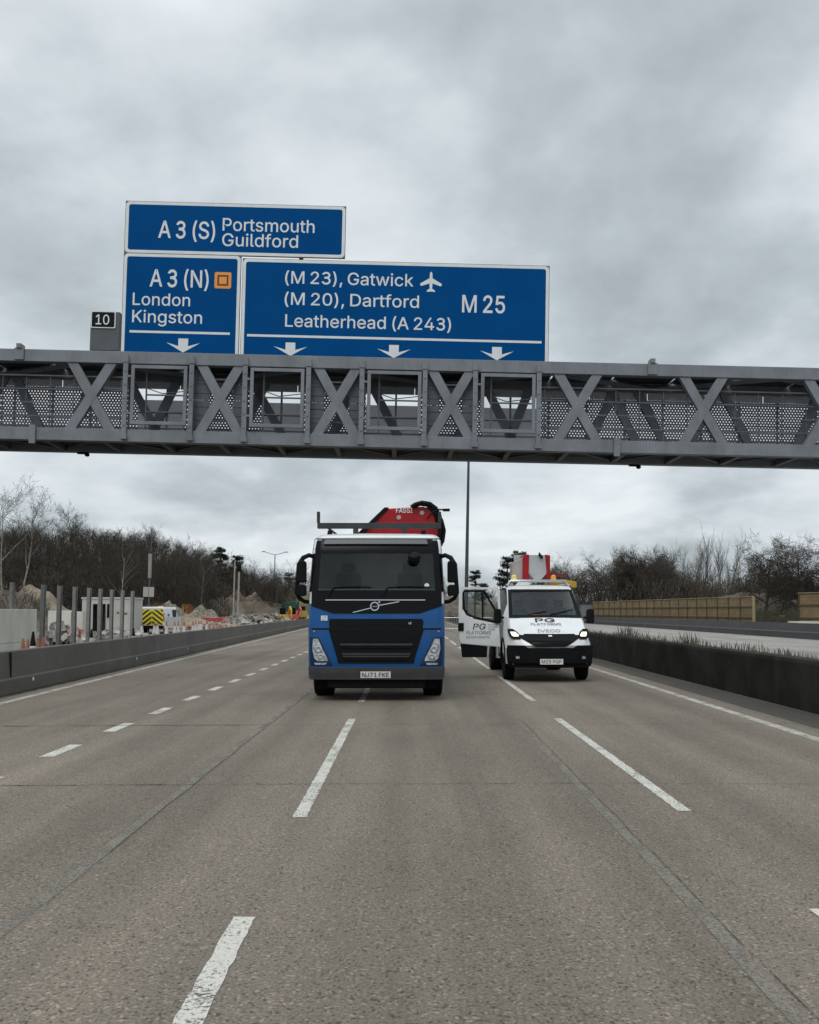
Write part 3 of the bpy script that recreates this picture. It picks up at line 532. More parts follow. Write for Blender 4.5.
# front faces the carriageway: run the fence from the far end to the near end
fa = P(754, 597, 69); fz = P(594, 599.5, 112)
fence('long tan timber noise fence with many posts, left of the gap', fa.x, 69, fz.x, 112, 20, 2.78, True)
fn = P(800, 594, 62); fence('short tan timber noise fence section at the right edge, right of the gap', fn.x + 3.6, 54, fn.x, 62, 4, 2.9, False)
mb = MB(); mb.box(26.5, 31.5, 60, 60.35, 0.45, 0.95); mb.build('kerb_wall', CONC_W).rotation_euler = (0, 0, 0)
tag(bpy.data.objects['kerb_wall'], 'low pale concrete wall in the gap between the two timber fences', 'wall')

# ------------------------------------------------------------------ gantry
ROLL, YAW = 0.0200, 0.014
GM = Matrix.Rotation(YAW, 3, 'Z') @ Matrix.Rotation(ROLL, 3, 'Y')
GO = P(409.5, 448, 25.0); GROT = GM.to_euler()
def gl(px, py, yl=0.0):                 # pixel -> gantry coordinates (along, up) on the plane y = yl
    d = ray(px, py); n = GM @ Vector((0, 1, 0)); o = GO + n * yl
    p = EYE + d * ((o - EYE).dot(n) / d.dot(n)); q = GM.transposed() @ (p - GO); return q.x, q.z
def gx(px, yl=0.0): return gl(px, 405, yl)[0]
GH = gl(409.5, 358)[1]; DEP = 2.1
ga = thing('sign_gantry', 'grey steel lattice gantry with crossed bracing spanning the motorway overhead', 'gantry', GO, GROT)
GX0, GX1 = -16.5, 20.5
for y in (0.0, DEP - 0.25):
    for z in (0.0, GH - 0.36):
        MB().box(GX0, GX1, y, y + 0.25, z, z + 0.36).build('chord', GALV, ga, bevel=0.012)
xc = [-38, 90, 219.5, 336.5, 451, 578, 704, 829]
zt, zb = GH - 0.36, 0.36
for i, p in enumerate(xc):
    hw = 0.545 if 2 <= i <= 4 else 0.565; c = gx(p); mb = MB(); yy = 0.03
    for sgn, ya in ((1, 0.03), (-1, 0.035)):
        mb.prism([(c - sgn * (hw - 0.15), zb), (c - sgn * (hw + 0.15) , zb), (c + sgn * (hw - 0.15) - sgn * 0.0, zt), (c + sgn * (hw + 0.15), zt)][::1] if False else
                 [(c - sgn * hw - 0.16, zb + 0.002), (c - sgn * hw + 0.16, zb + 0.002), (c + sgn * hw + 0.16, zt - 0.002), (c + sgn * hw - 0.16, zt - 0.002)], ya, ya + 0.16)
    mb.build('cross_brace', GALV, ga, bevel=0.006)
    # dark infill with walkway ladder rails behind the brace in the window section
for p in (125, 191, 244.6, 308, 361.5, 424.5, 475, 538.5):
    c = gx(p); mb = MB(); mb.box(c - 0.07, c + 0.07, -0.07, -0.003, 0.06, GH - 0.12); mb.box(c - 0.1, c + 0.1, -0.095, -0.073, 0.06, 0.2); mb.box(c - 0.09, c + 0.09, -0.09, -0.073, GH - 0.34, GH - 0.2)
    for k in range(5):
        z = 0.45 + k * 0.4; mb.box(c - 0.03, c + 0.03, -0.085, -0.072, z, z + 0.06)
    mb.build('upright', GALV, ga, bevel=0.004)
for a, b in ((131, 187), (250, 304), (367, 421), (480.5, 535)):   # access windows
    x0, x1 = gx(a), gx(b); z0, z1 = 0.50, GH - 0.42; mb = MB()
    for (u0, u1, v0, v1) in ((x0, x1, z0, z0 + 0.1), (x0, x1, z1 - 0.1, z1), (x0, x0 + 0.1, z0 + 0.1, z1 - 0.1), (x1 - 0.1, x1, z0 + 0.1, z1 - 0.1)):
        mb.box(u0, u1, -0.09, -0.03, v0, v1)
    mb.box(x0 - 0.1, x0, -0.075, -0.02, z0 + 0.3, z0 + 0.36); mb.box(x0 - 0.1, x0, -0.075, -0.02, z1 - 0.36, z1 - 0.3); mb.box(x1, x1 + 0.1, -0.075, -0.02, z0 + 0.3, z0 + 0.36)
    mb.build('access_frame', GALV, ga, bevel=0.006)
    mb = MB(); mb.box(x0 + 0.32, x0 + 0.36, 0.3, 0.34, z0, z1); mb.box(x0 + 0.36, x1, 0.3, 0.34, z0 + 0.95, z0 + 0.99); mb.box(x0 + 0.36, x1, 0.3, 0.34, z0 + 0.45, z0 + 0.48)
    mb.tube([(x0 + 0.4, 0.32, z0 + 1.15), ((x0 + x1) / 2, 0.33, z0 + 1.02), (x1, 0.32, z0 + 1.12)], 0.015, 6)
    mb.build('inner_gate', GALV_D, ga)
# infill sheets behind the braces of the window section
INF = mat('infill_sheet', (0.085, 0.092, 0.102), 0.6, 0.2, var=0.15, vscale=2)
for (a, b) in ((193, 204), (235, 243), (310, 320), (352, 361), (426, 436), (466, 474)):
    mb = MB(); x0, x1 = gx(a), gx(b)
    for k in range(4): mb.box(x0 - 0.1, x1 + 0.1, 0.22, 0.245, 0.40 + k * 0.47, 0.40 + k * 0.47 + 0.455)
    mb.build('infill_panel', INF, ga)
# handrails on the front walk
for z in (0.75, 1.15, 1.55, 1.95):
    for a, b in ((-60, 123), (193, 243), (310, 360), (426, 474), (541, 980)): MB().box(gx(a), gx(b), 0.205, 0.24, z - 0.02, z + 0.02).build('handrail', GALV_D, ga)
for p in list(range(-50, 123, 24)) + list(range(546, 960, 24)): MB().box(gx(p) - 0.012, gx(p) + 0.012, 0.245, 0.27, 0.36, 1.98).build('baluster', GALV_D, ga)
# rear face: perforated sheets and slanted braces
def perf():
    m = bpy.data.materials.new('perforated_sheet'); m.use_nodes = True; t = m.node_tree; b = t.nodes['Principled BSDF']; o = t.nodes['Material Output']
    b.inputs['Base Color'].default_value = (0.19, 0.20, 0.215, 1); b.inputs['Roughness'].default_value = 0.6
    tcn = t.nodes.new('ShaderNodeTexCoord'); sp_ = t.nodes.new('ShaderNodeSeparateXYZ'); t.links.new(tcn.outputs['Object'], sp_.inputs[0])
    def M(op, a, b_=None):
        n = t.nodes.new('ShaderNodeMath'); n.operation = op
        for i, x in enumerate((a, b_)):
            if x is None: continue
            if isinstance(x, float): n.inputs[i].default_value = x
            else: t.links.new(x, n.inputs[i])
        return n.outputs[0]
    ds = []
    for ox in (0.0, 0.5):
        u = M('SUBTRACT', M('FRACT', M('ADD', M('DIVIDE', sp_.outputs[0], 0.096), ox)), 0.5); v = M('SUBTRACT', M('FRACT', M('ADD', M('DIVIDE', sp_.outputs[2], 0.160), ox)), 0.5)
        u = M('MULTIPLY', u, 0.096); v = M('MULTIPLY', v, 0.160); ds.append(M('SQRT', M('ADD', M('MULTIPLY', u, u), M('MULTIPLY', v, v))))
    hole = M('LESS_THAN', M('MINIMUM', ds[0], ds[1]), 0.0208)
    tr = t.nodes.new('ShaderNodeBsdfTransparent'); mi = t.nodes.new('ShaderNodeMixShader'); t.links.new(hole, mi.inputs[0]); t.links.new(b.outputs[0], mi.inputs[1]); t.links.new(tr.outputs[0], mi.inputs[2])
    t.links.new(mi.outputs[0], o.inputs[0]); return m
PERF = perf(); FZ0 = gl(409.5, 395, DEP - 0.12)[1]; FZ1 = gl(409.5, 406, DEP - 0.12)[1]
SOF = mat('fascia_sheet', (0.42, 0.43, 0.45), 0.6, var=0.1, vscale=1.0)
for k in range(20): x_ = GX0 + k * (GX1 - GX0) / 20; MB().box(x_ + 0.01, x_ + (GX1 - GX0) / 20 - 0.01, DEP - 0.126, DEP - 0.121, FZ0, GH - 0.37).build('fascia_panel', SOF, ga)
def rx(px): return gl(px, 405, DEP)[0]
for a, b in ((-200, -60), (-60, 20), (20, 60), (60, 139), (185, 224), (224, 262), (304, 335), (335, 366), (420, 452), (452, 482), (536, 578), (578, 619), (619, 660), (660, 701), (701, 743), (743, 784), (784, 825), (825, 869), (869, 960), (960, 1060)):
    MB().box(rx(a), rx(b), DEP - 0.125, DEP - 0.12, 0.30, FZ0 - 0.003).build('perforated_panel', PERF, ga)
for (a, b) in ((-24, 6), (48, 18), (70, 95), (165, 130), (150, 178), (238, 266), (290, 254), (330, 352), (405, 372), (452, 480), (518, 486), (505, 528), (584, 612), (640, 610), (668, 636), (684, 712), (752, 722), (790, 815), (850, 880)):
    mb = MB(); x0, x1 = rx(a), rx(b)
    mb.prism([(x0 - 0.15, 0.36), (x0 + 0.15, 0.36), (x1 + 0.15, GH - 0.36), (x1 - 0.15, GH - 0.36)] if x1 > x0 else [(x0 - 0.15, 0.36), (x0 + 0.15, 0.36), (x1 + 0.15, GH - 0.36), (x1 - 0.15, GH - 0.36)], DEP - 0.22, DEP - 0.14)
    mb.build('rear_brace', GALV, ga)
FINE = bpy.data.materials.new('fine_mesh'); FINE.use_nodes = True; t_ = FINE.node_tree; t_.nodes['Principled BSDF'].inputs['Base Color'].default_value = (0.3, 0.31, 0.33, 1); t_.nodes['Principled BSDF'].inputs['Alpha'].default_value = 0.68
for p in range(-60, 920, 38): MB().box(rx(p) - 0.03, rx(p) + 0.03, DEP - 0.119, DEP - 0.06, 0.3, GH - 0.36).build('rear_post', GALV_D, ga)
for a, b in ((139, 185), (262, 304), (366, 420), (482, 536)): MB().box(rx(a), rx(b), DEP - 0.125, DEP - 0.12, 0.3, FZ1).build('parapet_panel', FINE, ga)
mb = MB()
for z in (0.8, 1.3): MB().box(GX0, GX1, DEP - 0.115, DEP - 0.065, z, z + 0.04).build('rear_rail', GALV_D, ga)
# roof sheets with narrow slots, deck underneath
i = 0; x = GX0
while x < GX1:
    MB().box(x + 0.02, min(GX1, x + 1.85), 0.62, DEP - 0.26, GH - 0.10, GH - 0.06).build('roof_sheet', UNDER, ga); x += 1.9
mb = MB()
x = GX0 + 0.6
while x < GX1: mb.box(x, x + 1.2, 0.47, 0.60, GH - 0.12, GH - 0.08); x += 1.62
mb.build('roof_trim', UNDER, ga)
for sgn in (-1, 1):
    pass
mb = MB(); k = 0; x = GX0 + 0.3
while x < GX1 - 3.4:
    a = (x, 0.255) if k % 2 == 0 else (x, DEP - 0.27); b = (x + 3.4, DEP - 0.27) if k % 2 == 0 else (x + 3.4, 0.255)
    d = Vector((b[0] - a[0], b[1] - a[1])).normalized() * 0.0; MB().tube([(a[0], a[1], GH - 0.26), (b[0], b[1], GH - 0.26)], 0.1, 4).build('roof_brace', GALV, ga); x += 3.4; k += 1
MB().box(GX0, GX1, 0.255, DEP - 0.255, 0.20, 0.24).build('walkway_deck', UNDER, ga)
x = GX0 + 0.5
while x < GX1: MB().box(x, x + 0.14, 0.255, DEP - 0.255, 0.03, 0.197).build('cross_beam', GALV_D, ga); x += 1.72
mb = MB(); x = GX0 + 0.5; k = 0
while x < GX1 - 1.8:
    a, b = ((x + 0.15, 0.26), (x + 1.7, DEP - 0.26)) if k % 2 == 0 else ((x + 0.15, DEP - 0.26), (x + 1.7, 0.26)); MB().tube([(a[0], a[1], 0.1), (b[0], b[1], 0.1)], 0.045, 4).build('deck_brace', GALV_D, ga); x += 1.72; k += 1
for pt, pbm in ((17.5, 34), (652, 617)):    # bolted splices
    c = gx(pt); MB().box(c - 0.14, c + 0.14, -0.05, -0.003, GH - 0.33, GH + 0.02).box(c - 0.07, c + 0.07, -0.09, 0.2, GH + 0.003, GH + 0.14).build('splice_plate', GALV, ga, bevel=0.01)
    c = gx(pbm); MB().box(c - 0.09, c + 0.09, -0.07, -0.003, -0.12, 0.42).build('splice_plate', GALV, ga, bevel=0.01)
for p in (65, 657):                          # small cameras under the deck
    c = gx(p); M_ = Matrix.Translation((c, 1.9, -0.06)); mb = MB(); mb.lathe([(0.04, 0.06), (0.04, 0.03), (0.07, 0.02), (0.08, -0.03), (0.05, -0.07), (0.01, -0.08)], 12, M_); mb.box(c - 0.3, c - 0.02, 1.86, 1.96, -0.06, -0.003)
    mb.build('under_camera', S_BLACK, ga, smooth=True)
for xx in (-15.6, 19.4):                     # legs, outside the picture
    for y in (0.0, DEP - 0.4): MB().box(xx - 0.25, xx + 0.25, y, y + 0.4, -GO.z - (GM @ Vector((xx, 0, 0))).z + 0.0, -0.003).build('support_leg', GALV, ga)

# direction signs
YS = 0.27
def sign(label, cat, corners, group=None, border=0.105, name='direction_sign'):
    """corners: pixel tl, tr, br, bl -> an upright board on the gantry; returns root and its rectangle in gantry coordinates"""
    q = [gl(*c, YS) for c in corners]; x0 = (q[0][0] + q[3][0]) / 2; x1 = (q[1][0] + q[2][0]) / 2; z1 = (q[0][1] + q[1][1]) / 2; z0 = (q[2][1] + q[3][1]) / 2
    org = Vector((x0, YS, z0)); root = thing(name, label, cat, GO + GM @ org, GROT, group); return root, org, x0, x1, z0, z1
def rrect(x0, x1, z0, z1, r, n=5):
    out = []
    for cx, cz, a0 in ((x1 - r, z1 - r, 0), (x0 + r, z1 - r, 90), (x0 + r, z0 + r, 180), (x1 - r, z0 + r, 270)):
        for k in range(n + 1):
            a = R(a0 + 90 * k / n); out.append((cx + r * math.cos(a), cz + r * math.sin(a)))
    return out
def board(root, org, x0, x1, z0, z1, bd=0.105, face=None, back=None):
    face = face or S_BLUE
    MB(org).box(x0, x1, YS, YS + 0.05, z0 - 0.16 if z0 < GH + 0.1 else z0, z1).build('backing', GALV_D, root)
    zl_ = z0 - 0.16 if z0 < GH + 0.1 else z0
    o_ = rrect(x0 + 0.015, x1 - 0.015, zl_ + 0.015, z1 - 0.015, 0.12); i_ = rrect(x0 + bd, x1 - bd, zl_ + bd, z1 - bd, 0.07); n = len(o_)
    mb = MB(org); yf = YS - 0.006
    mb.add([(x, yf, z) for x, z in o_] + [(x, yf, z) for x, z in i_] + [(x, YS - 0.001, z) for x, z in o_], [(k, n + k, n + (k + 1) % n, (k + 1) % n) for k in range(n)] + [(k, (k + 1) % n, 2 * n + (k + 1) % n, 2 * n + k) for k in range(n)])
    mb.build('border', S_WHITE, root)
    MB(org).prism(i_, YS - 0.004, YS - 0.0005).build('face', face, root)
    mb = MB(org)
    for t in (0.2, 0.8): xx = x0 + (x1 - x0) * t; mb.box(xx - 0.06, xx + 0.06, YS + 0.053, YS + 0.15, max(z0 - 0.3, GH + 0.003), z1 - 0.1)
    mb.build('bracket', GALV_D, root)
YT = YS - 0.009
def sline(root, org, txt, pxl, pxr, base, cap, bold=0.012, space=1.0):
    xl, zl = gl(pxl, base, YT); xr = gl(pxr, base, YT)[0]; mb = MB(org); letters(mb, txt, xl, xr, zl, cap * 0.0291, YT, bold, None, 0, space); mb.build('lettering', S_WHITE, root)
def arrow(root, org, px, ptop, ptip):
    c, zt_ = gl(px, ptop, YT); z0_ = gl(px, ptip, YT)[1]; h = zt_ - z0_; sh = 0.145; w_ = 0.5
    mb = MB(org)
    pl = [(c - sh, zt_), (c + sh, zt_), (c + sh, zt_ - 0.55 * h), (c + w_, zt_ - 0.30 * h), (c, z0_), (c - w_, zt_ - 0.30 * h), (c - sh, zt_ - 0.55 * h)]
    mb.add([(x, YT, z) for x, z in pl] + [(c, YT, zt_ - 0.55 * h)], [(0, 6, 7, 2, 1), (6, 5, 4, 7), (7, 4, 3, 2)]); mb.build('arrow', S_WHITE, root)
def rule(root, org, pa, pb):
    xl, zl = gl(*pa, YT); xr, zr = gl(*pb, YT); z = (zl + zr) / 2; MB(org).box(xl, xr, YT - 0.001, YT + 0.001, z - 0.035, z + 0.035).build('rule_line', S_WHITE, root)

r1, o1, a, b, c, d = sign('upper blue overhead sign reading A3 (S) Portsmouth Guildford', 'road sign', ((126, 199.5), (346.3, 207.5), (344.8, 260), (124, 251.5)))
board(r1, o1, a, b, c, d); sline(r1, o1, 'A 3 (S)', 158, 215, 237.5, 17.5, 0.02); sline(r1, o1, 'Portsmouth', 222.5, 314.5, 230.5, 13); sline(r1, o1, 'Guildford', 222, 298, 245.8, 13)
r2, o2, a, b, c, d = sign('lower left blue overhead sign reading A3 (N) London Kingston with orange square symbol', 'road sign', ((124, 251.8), (241.5, 256.5), (238.5, 355.5), (120.5, 351)))
board(r2, o2, a, b, c, d); sline(r2, o2, 'A 3 (N)', 149.5, 208.5, 286.2, 17.5, 0.02); sline(r2, o2, 'London', 132.5, 190, 304.8, 12.5); sline(r2, o2, 'Kingston', 132, 202, 322, 12.5)
rule(r2, o2, (129.5, 330.5), (229.8, 334.5)); arrow(r2, o2, 183.3, 338.5, 352.5)
x0, z1 = gl(214.8, 272, YT); x1, z0 = gl(231, 288.7, YT)
MB(o2).prism(rrect(x0, x1, z0, z1, 0.05), YT - 0.001, YT + 0.002).build('symbol_square', S_ORANGE, r2)
mb = MB(o2); f0, f1 = 0.085, 0.135
for (u0, u1, v0, v1) in ((x0 + f0, x1 - f0, z0 + f0, z0 + f1), (x0 + f0, x1 - f0, z1 - f1, z1 - f0), (x0 + f0, x0 + f1, z0 + f1, z1 - f1), (x1 - f1, x1 - f0, z0 + f1, z1 - f1)): mb.box(u0, u1, YT - 0.004, YT - 0.0015, v0, v1)
mb.build('symbol_outline', S_BROWN, r2)
r3, o3, a, b, c, d = sign('wide right hand blue overhead sign reading Gatwick, Dartford, Leatherhead and M25', 'road sign', ((242.3, 258.5), (550, 265.5), (548, 363), (239.5, 356)))
board(r3, o3, a + 0.012, b, c, d)
sline(r3, o3, '(M 23), Gatwick', 285, 413.5, 283.2, 12.6); sline(r3, o3, '(M 20), Dartford', 284.5, 419, 304.5, 12.6); sline(r3, o3, 'Leatherhead (A 243)', 285, 451, 326.5, 12.6)
sline(r3, o3, 'M 25', 462, 505, 312, 17.5, 0.025)
rule(r3, o3, (247, 335), (541.5, 342.5)); arrow(r3, o3, 290.5, 342.5, 355.8); arrow(r3, o3, 394, 345, 358); arrow(r3, o3, 497, 347, 360.3)
pc, pz = gl(431, 282.3, YT); k = 0.0291
aer = [(0, 11.3), (1.0, 10), (1.4, 8), (1.5, 4.2), (11, -1.4), (11, -3.2), (9.8, -4), (1.6, -1.2), (1.2, -6.5), (4.2, -8.6), (4.2, -10), (0, -9.6)]
hp = [(x * k, z * k) for x, z in aer]; mb = MB(o3)
ap = [(pc + x, YT, pz + z) for x, z in hp]; an = [(pc - x, YT, pz + z) for x, z in hp[1:-1]]; n = len(hp)
ctr = [(pc, YT, pz + z * k) for z in (8, 4.2, -1.2, -6.5)]
V = ap + an + ctr; A = lambda i: i; B = lambda i: n + i - 1; K = lambda i: n + len(an) + i
fcs = [(0, K(0), A(2), A(1)), (K(0), K(1), A(3), A(2)), (K(1), K(2), A(7), A(3)), (A(3), A(7), A(6), A(5), A(4)), (K(2), K(3), A(8), A(7)), (K(3), n - 1, A(10), A(9), A(8))]
fcs += [tuple((x if x == 0 or x == n - 1 or x >= n + len(an) else B(x)) for x in f)[::-1] for f in fcs]
mb.add(V, fcs); mb.build('aeroplane_symbol', S_WHITE, r3)
# junction number plate on its grey box
q0 = gl(88.8, 350, YS); q1 = gl(120, 311.5, YS); org = Vector((q0[0], YS, q0[1])); r4 = thing('junction_number_sign', 'small black junction number sign reading 10 on a grey box', 'road sign', GO + GM @ org, GROT)
xa = gl(91, 312, YS)[0]; MB(org).box(gl(89.5, 350, YS)[0], q1[0], YS, YS + 0.5, q0[1], gl(118, 312, YS)[1]).build('housing', mat('box_grey', (0.072, 0.082, 0.09), 0.6, var=0.1), r4, bevel=0.01)
x0, z1 = gl(91.2, 310.8, YS - 0.03); x1, z0 = gl(115.2, 328.3, YS - 0.03)
MB(org).prism(rrect(x0, x1, z0, z1, 0.04), YS - 0.03, YS - 0.004).build('border', S_WHITE, r4); MB(org).prism(rrect(x0 + 0.03, x1 - 0.03, z0 + 0.03, z1 - 0.03, 0.03), YS - 0.034, YS - 0.031).build('face', S_BLACK, r4)
mb = MB(org); letters(mb, '10', gl(96, 325, YS)[0], gl(109.5, 325, YS)[0], gl(96, 324.6, YS)[1], 0.29, YS - 0.038, 0.01); mb.build('lettering', S_WHITE, r4)

# ------------------------------------------------------------------ wheels
def wheel(root, x, y, r, w_, hub=CHROME, out=1, dual=False):
    """axle along x; out = which side shows the rim"""
    M_ = Matrix.Translation((x, y, r)) @ Matrix.Rotation(math.pi / 2 * out, 4, 'Y')
    tp = [(r * 0.56, -w_ / 2), (r * 0.80, -w_ / 2), (r * 0.95, -w_ * 0.47), (r, -w_ * 0.38)]
    for k in range(-2, 3): tp += [(r, k * w_ * 0.14 - 0.018 * w_), (r * 0.975, k * w_ * 0.14 - 0.012 * w_), (r * 0.975, k * w_ * 0.14 + 0.012 * w_), (r, k * w_ * 0.14 + 0.018 * w_)]
    tp += [(r, w_ * 0.38), (r * 0.95, w_ * 0.47), (r * 0.80, w_ / 2), (r * 0.56, w_ / 2)]
    t = MB().lathe(tp, 32, M_).build('wheel', RUB, root, smooth=True)
    MB().lathe([(r * 0.555, -w_ * 0.3), (r * 0.555, w_ * 0.49), (r * 0.5, w_ * 0.5), (r * 0.44, w_ * 0.3), (r * 0.25, w_ * 0.28), (r * 0.2, w_ * 0.46), (r * 0.08, w_ * 0.5)], 24, M_).build('rim', hub, t, smooth=True)

# ------------------------------------------------------------------ the blue crane truck
TX, TY = P(376.2, 640, 15.8).x, 15.8
tk = thing('crane_truck', 'blue lorry with black front, white cab roof and folded red crane, left of the van', 'truck', (TX, TY, 0))
def lerp(t, tab):
    if t <= tab[0][0]: return tab[0][1]
    for (a, u), (b, v) in zip(tab[:-1], tab[1:]):
        if t <= b: return u + (v - u) * (t - a) / (b - a)
    return tab[-1][1]
CR = 0.15
def tw(z): return lerp(z, [(0.4, 1.255), (1.3, 1.268), (2.05, 1.262), (2.80, 1.225), (3.02, 1.20), (3.10, 1.12)])
def ty(z): return lerp(z, [(0.35, 0.10), (0.5, 0.03), (0.7, 0.0), (1.3, 0.005), (1.62, 0.03), (2.05, 0.09), (2.80, 0.26), (3.00, 0.33), (3.07, 0.42), (3.12, 0.58)])
def ts(x, z):
    ww = tw(z); e_ = min(CR, max(0, abs(x) - (ww - CR))); return ty(z) + 0.055 * (x / 1.2) ** 2 + CR - math.sqrt(max(0, CR * CR - e_ * e_))
zs = [0.55, 0.7, 1.0, 1.3, 1.62, 1.8, 2.06, 2.25, 2.5, 2.79, 2.90, 3.00, 3.07, 3.12]
us = [-1.0, -0.85, -0.6, -0.3, 0.0, 0.3, 0.6, 0.85, 1.0]; ysd = [0.45, 0.62, 1.25, 1.4, 1.75, 1.95]
rings = []
for z in zs:
    ww = tw(z); rg = []; sc = (ww - CR) / 1.0
    for y in reversed(ysd): rg.append((-ww, max(y, ty(z) + 0.24), z))
    for k in range(4, 0, -1): x = -(ww - CR + CR * math.sin(R(90 * k / 4))); rg.append((x, ts(x, z), z))
    for u in us: rg.append((u * sc, ts(u * sc, z), z))
    for k in range(1, 5): x = ww - CR + CR * math.sin(R(90 * k / 4)); rg.append((x, ts(x, z), z))
    for y in ysd: rg.append((ww, max(y, ty(z) + 0.24), z))
    rings.append(rg)
n = len(rings[0]); mb = MB(); fs = []; fu = []
for i in range(len(zs) - 1):
    for k in range(n - 1):
        front = 10 <= k <= 17; glassz = 6 <= i <= 8; side = k in (2, 3, 4) or k in (n - 4, n - 5, n - 6)
        if front and glassz: continue
        if glassz and k in (2, 3, n - 4, n - 5): continue
        if i == len(zs) - 2: continue
        (fs if i < 5 else fu).append((i * n + k, i * n + k + 1, (i + 1) * n + k + 1, (i + 1) * n + k))
    (fs if i < 5 else fu).append(((i + 1) * n, (i + 1) * n + n - 1, i * n + n - 1, i * n))
fs.append(tuple(range(n))[::-1])
mb.add([p for rg in rings for p in rg], fs); mb.build('cab', BLUE, tk, smooth=True)
MB().add([p for rg in rings for p in rg], fu).build('upper_cab', WHITE, tk, smooth=True)
top = rings[-1]; mb = MB()
mb.add([(x, y, z) for x, y, z in [tuple((Vector(p_) + Vector(q_)) / 2) for p_, q_ in zip(rings[-3], rings[-2])]] + [(x * 1.0, y, z) for x, y, z in rings[-2]] + [(x * 0.98, y + 0.02, 3.12) for x, y, z in rings[-1]] + [(x * 0.7, y * 0.9 + 0.2, 3.145) for x, y, z in rings[-1]],
       [(j * n + k, j * n + k + 1, (j + 1) * n + k + 1, (j + 1) * n + k) for j in range(3) for k in range(n - 1)] + [tuple(range(3 * n, 4 * n))])
for i_, p in enumerate(mb.v): mb.v[i_] = Vector((p.x * 1.008, p.y - 0.02, p.z + 0.004))
mb.build('roof', WHITE, tk, smooth=True)
FULL = lambda z, k=1.0: tw(z) * k - 0.004
MB().band([(2.74, -FULL(2.74), FULL(2.74)), (2.86, -FULL(2.86), FULL(2.86)), (3.02, -FULL(3.02), FULL(3.02))], ts, 0.012, 30, 3).build('header_panel', GLOSSB, tk, smooth=True)
MB().band([(2.91, -1.0, 0.96), (3.0, -0.97, 0.93)], lambda x, z: ts(x, z) - 0.03, 0.03, 16, 2, 0.055).build('sun_visor', mat('visor_grey', (0.12, 0.125, 0.13), 0.5), tk, smooth=True, bevel=0.008)
for sg in (-1, 1):
    MB().band([(2.02, 1.085, FULL(2.02)), (2.74, 1.05, FULL(2.74))] if sg > 0 else [(2.02, -FULL(2.02), -1.085), (2.74, -FULL(2.74), -1.05)], ts, 0.01, 8, 6).build('pillar_trim', GLOSSB, tk, smooth=True)
MB().band([(2.03, -1.10, 1.10), (2.76, -1.06, 1.06)], ts, 0.004, 20, 8, 0.008).build('windscreen', WGLASS, tk, smooth=True)
for sg in (-1, 1):
    mb = MB(); x = sg * 1.235; mb.prism_x([(0.6, 2.08), (1.38, 2.08), (1.38, 2.75), (0.7, 2.75)], x, x + sg * 0.006); mb.build('side_window', WGLASS, tk)
# black panel under the screen, its lower edge rising at the sides
mb = MB(); mb.band([(1.615, -0.80, 0.80), (1.70, -1.05, 1.05), (1.765, -FULL(1.765), FULL(1.765)), (2.045, -FULL(2.045), FULL(2.045))], ts, 0.010, 36, 4); mb.build('upper_panel', GLOSSB, tk, smooth=True)
MB().band([(1.855, -0.94, 0.90), (1.872, -0.94, 0.90)], ts, 0.022, 20, 1, 0.014).build('trim_line', CHROME, tk, smooth=True)
# grille recesses
MB().band([(1.345, -0.86, 0.85), (1.47, -0.875, 0.87), (1.515, -0.85, 0.84)], ts, 0.008, 20, 2).build('upper_grille', PLAS, tk, smooth=True)
mb = MB()
for x in (-0.42, 0.0, 0.42): mb.band([(1.40, x - 0.17, x + 0.17), (1.475, x - 0.17, x + 0.17)], ts, 0.016, 4, 1, 0.01)
mb.build('grille_slot', S_BLACK, tk)
MB().band([(1.318, -FULL(1.318), FULL(1.318)), (1.345, -FULL(1.345), FULL(1.345))], ts, 0.006, 30, 1).build('panel_gap', S_BLACK, tk, smooth=True)
gr = MB().band([(0.70, -0.70, 0.69), (0.80, -0.72, 0.71), (1.316, -0.875, 0.87)], ts, 0.010, 20, 6).build('lower_grille', PLAS, tk, smooth=True)
MB().band([(1.09, -0.46, 0.45), (1.25, -0.46, 0.45)], ts, 0.013, 8, 1, 0.01).build('grille_opening', S_BLACK, gr)
for (z, hw, m_, th) in ((1.03, 0.66, PLAS_G, 0.035), (0.985, 0.64, PLAS, 0.03), (0.86, 0.62, PLAS_G, 0.03), (0.815, 0.60, PLAS_G, 0.03), (0.765, 0.58, PLAS, 0.03)):
    MB().band([(z, -hw, hw), (z + th, -hw - 0.012, hw + 0.012)], ts, 0.032, 14, 1, 0.03).build('grille_bar', m_, gr, smooth=True)
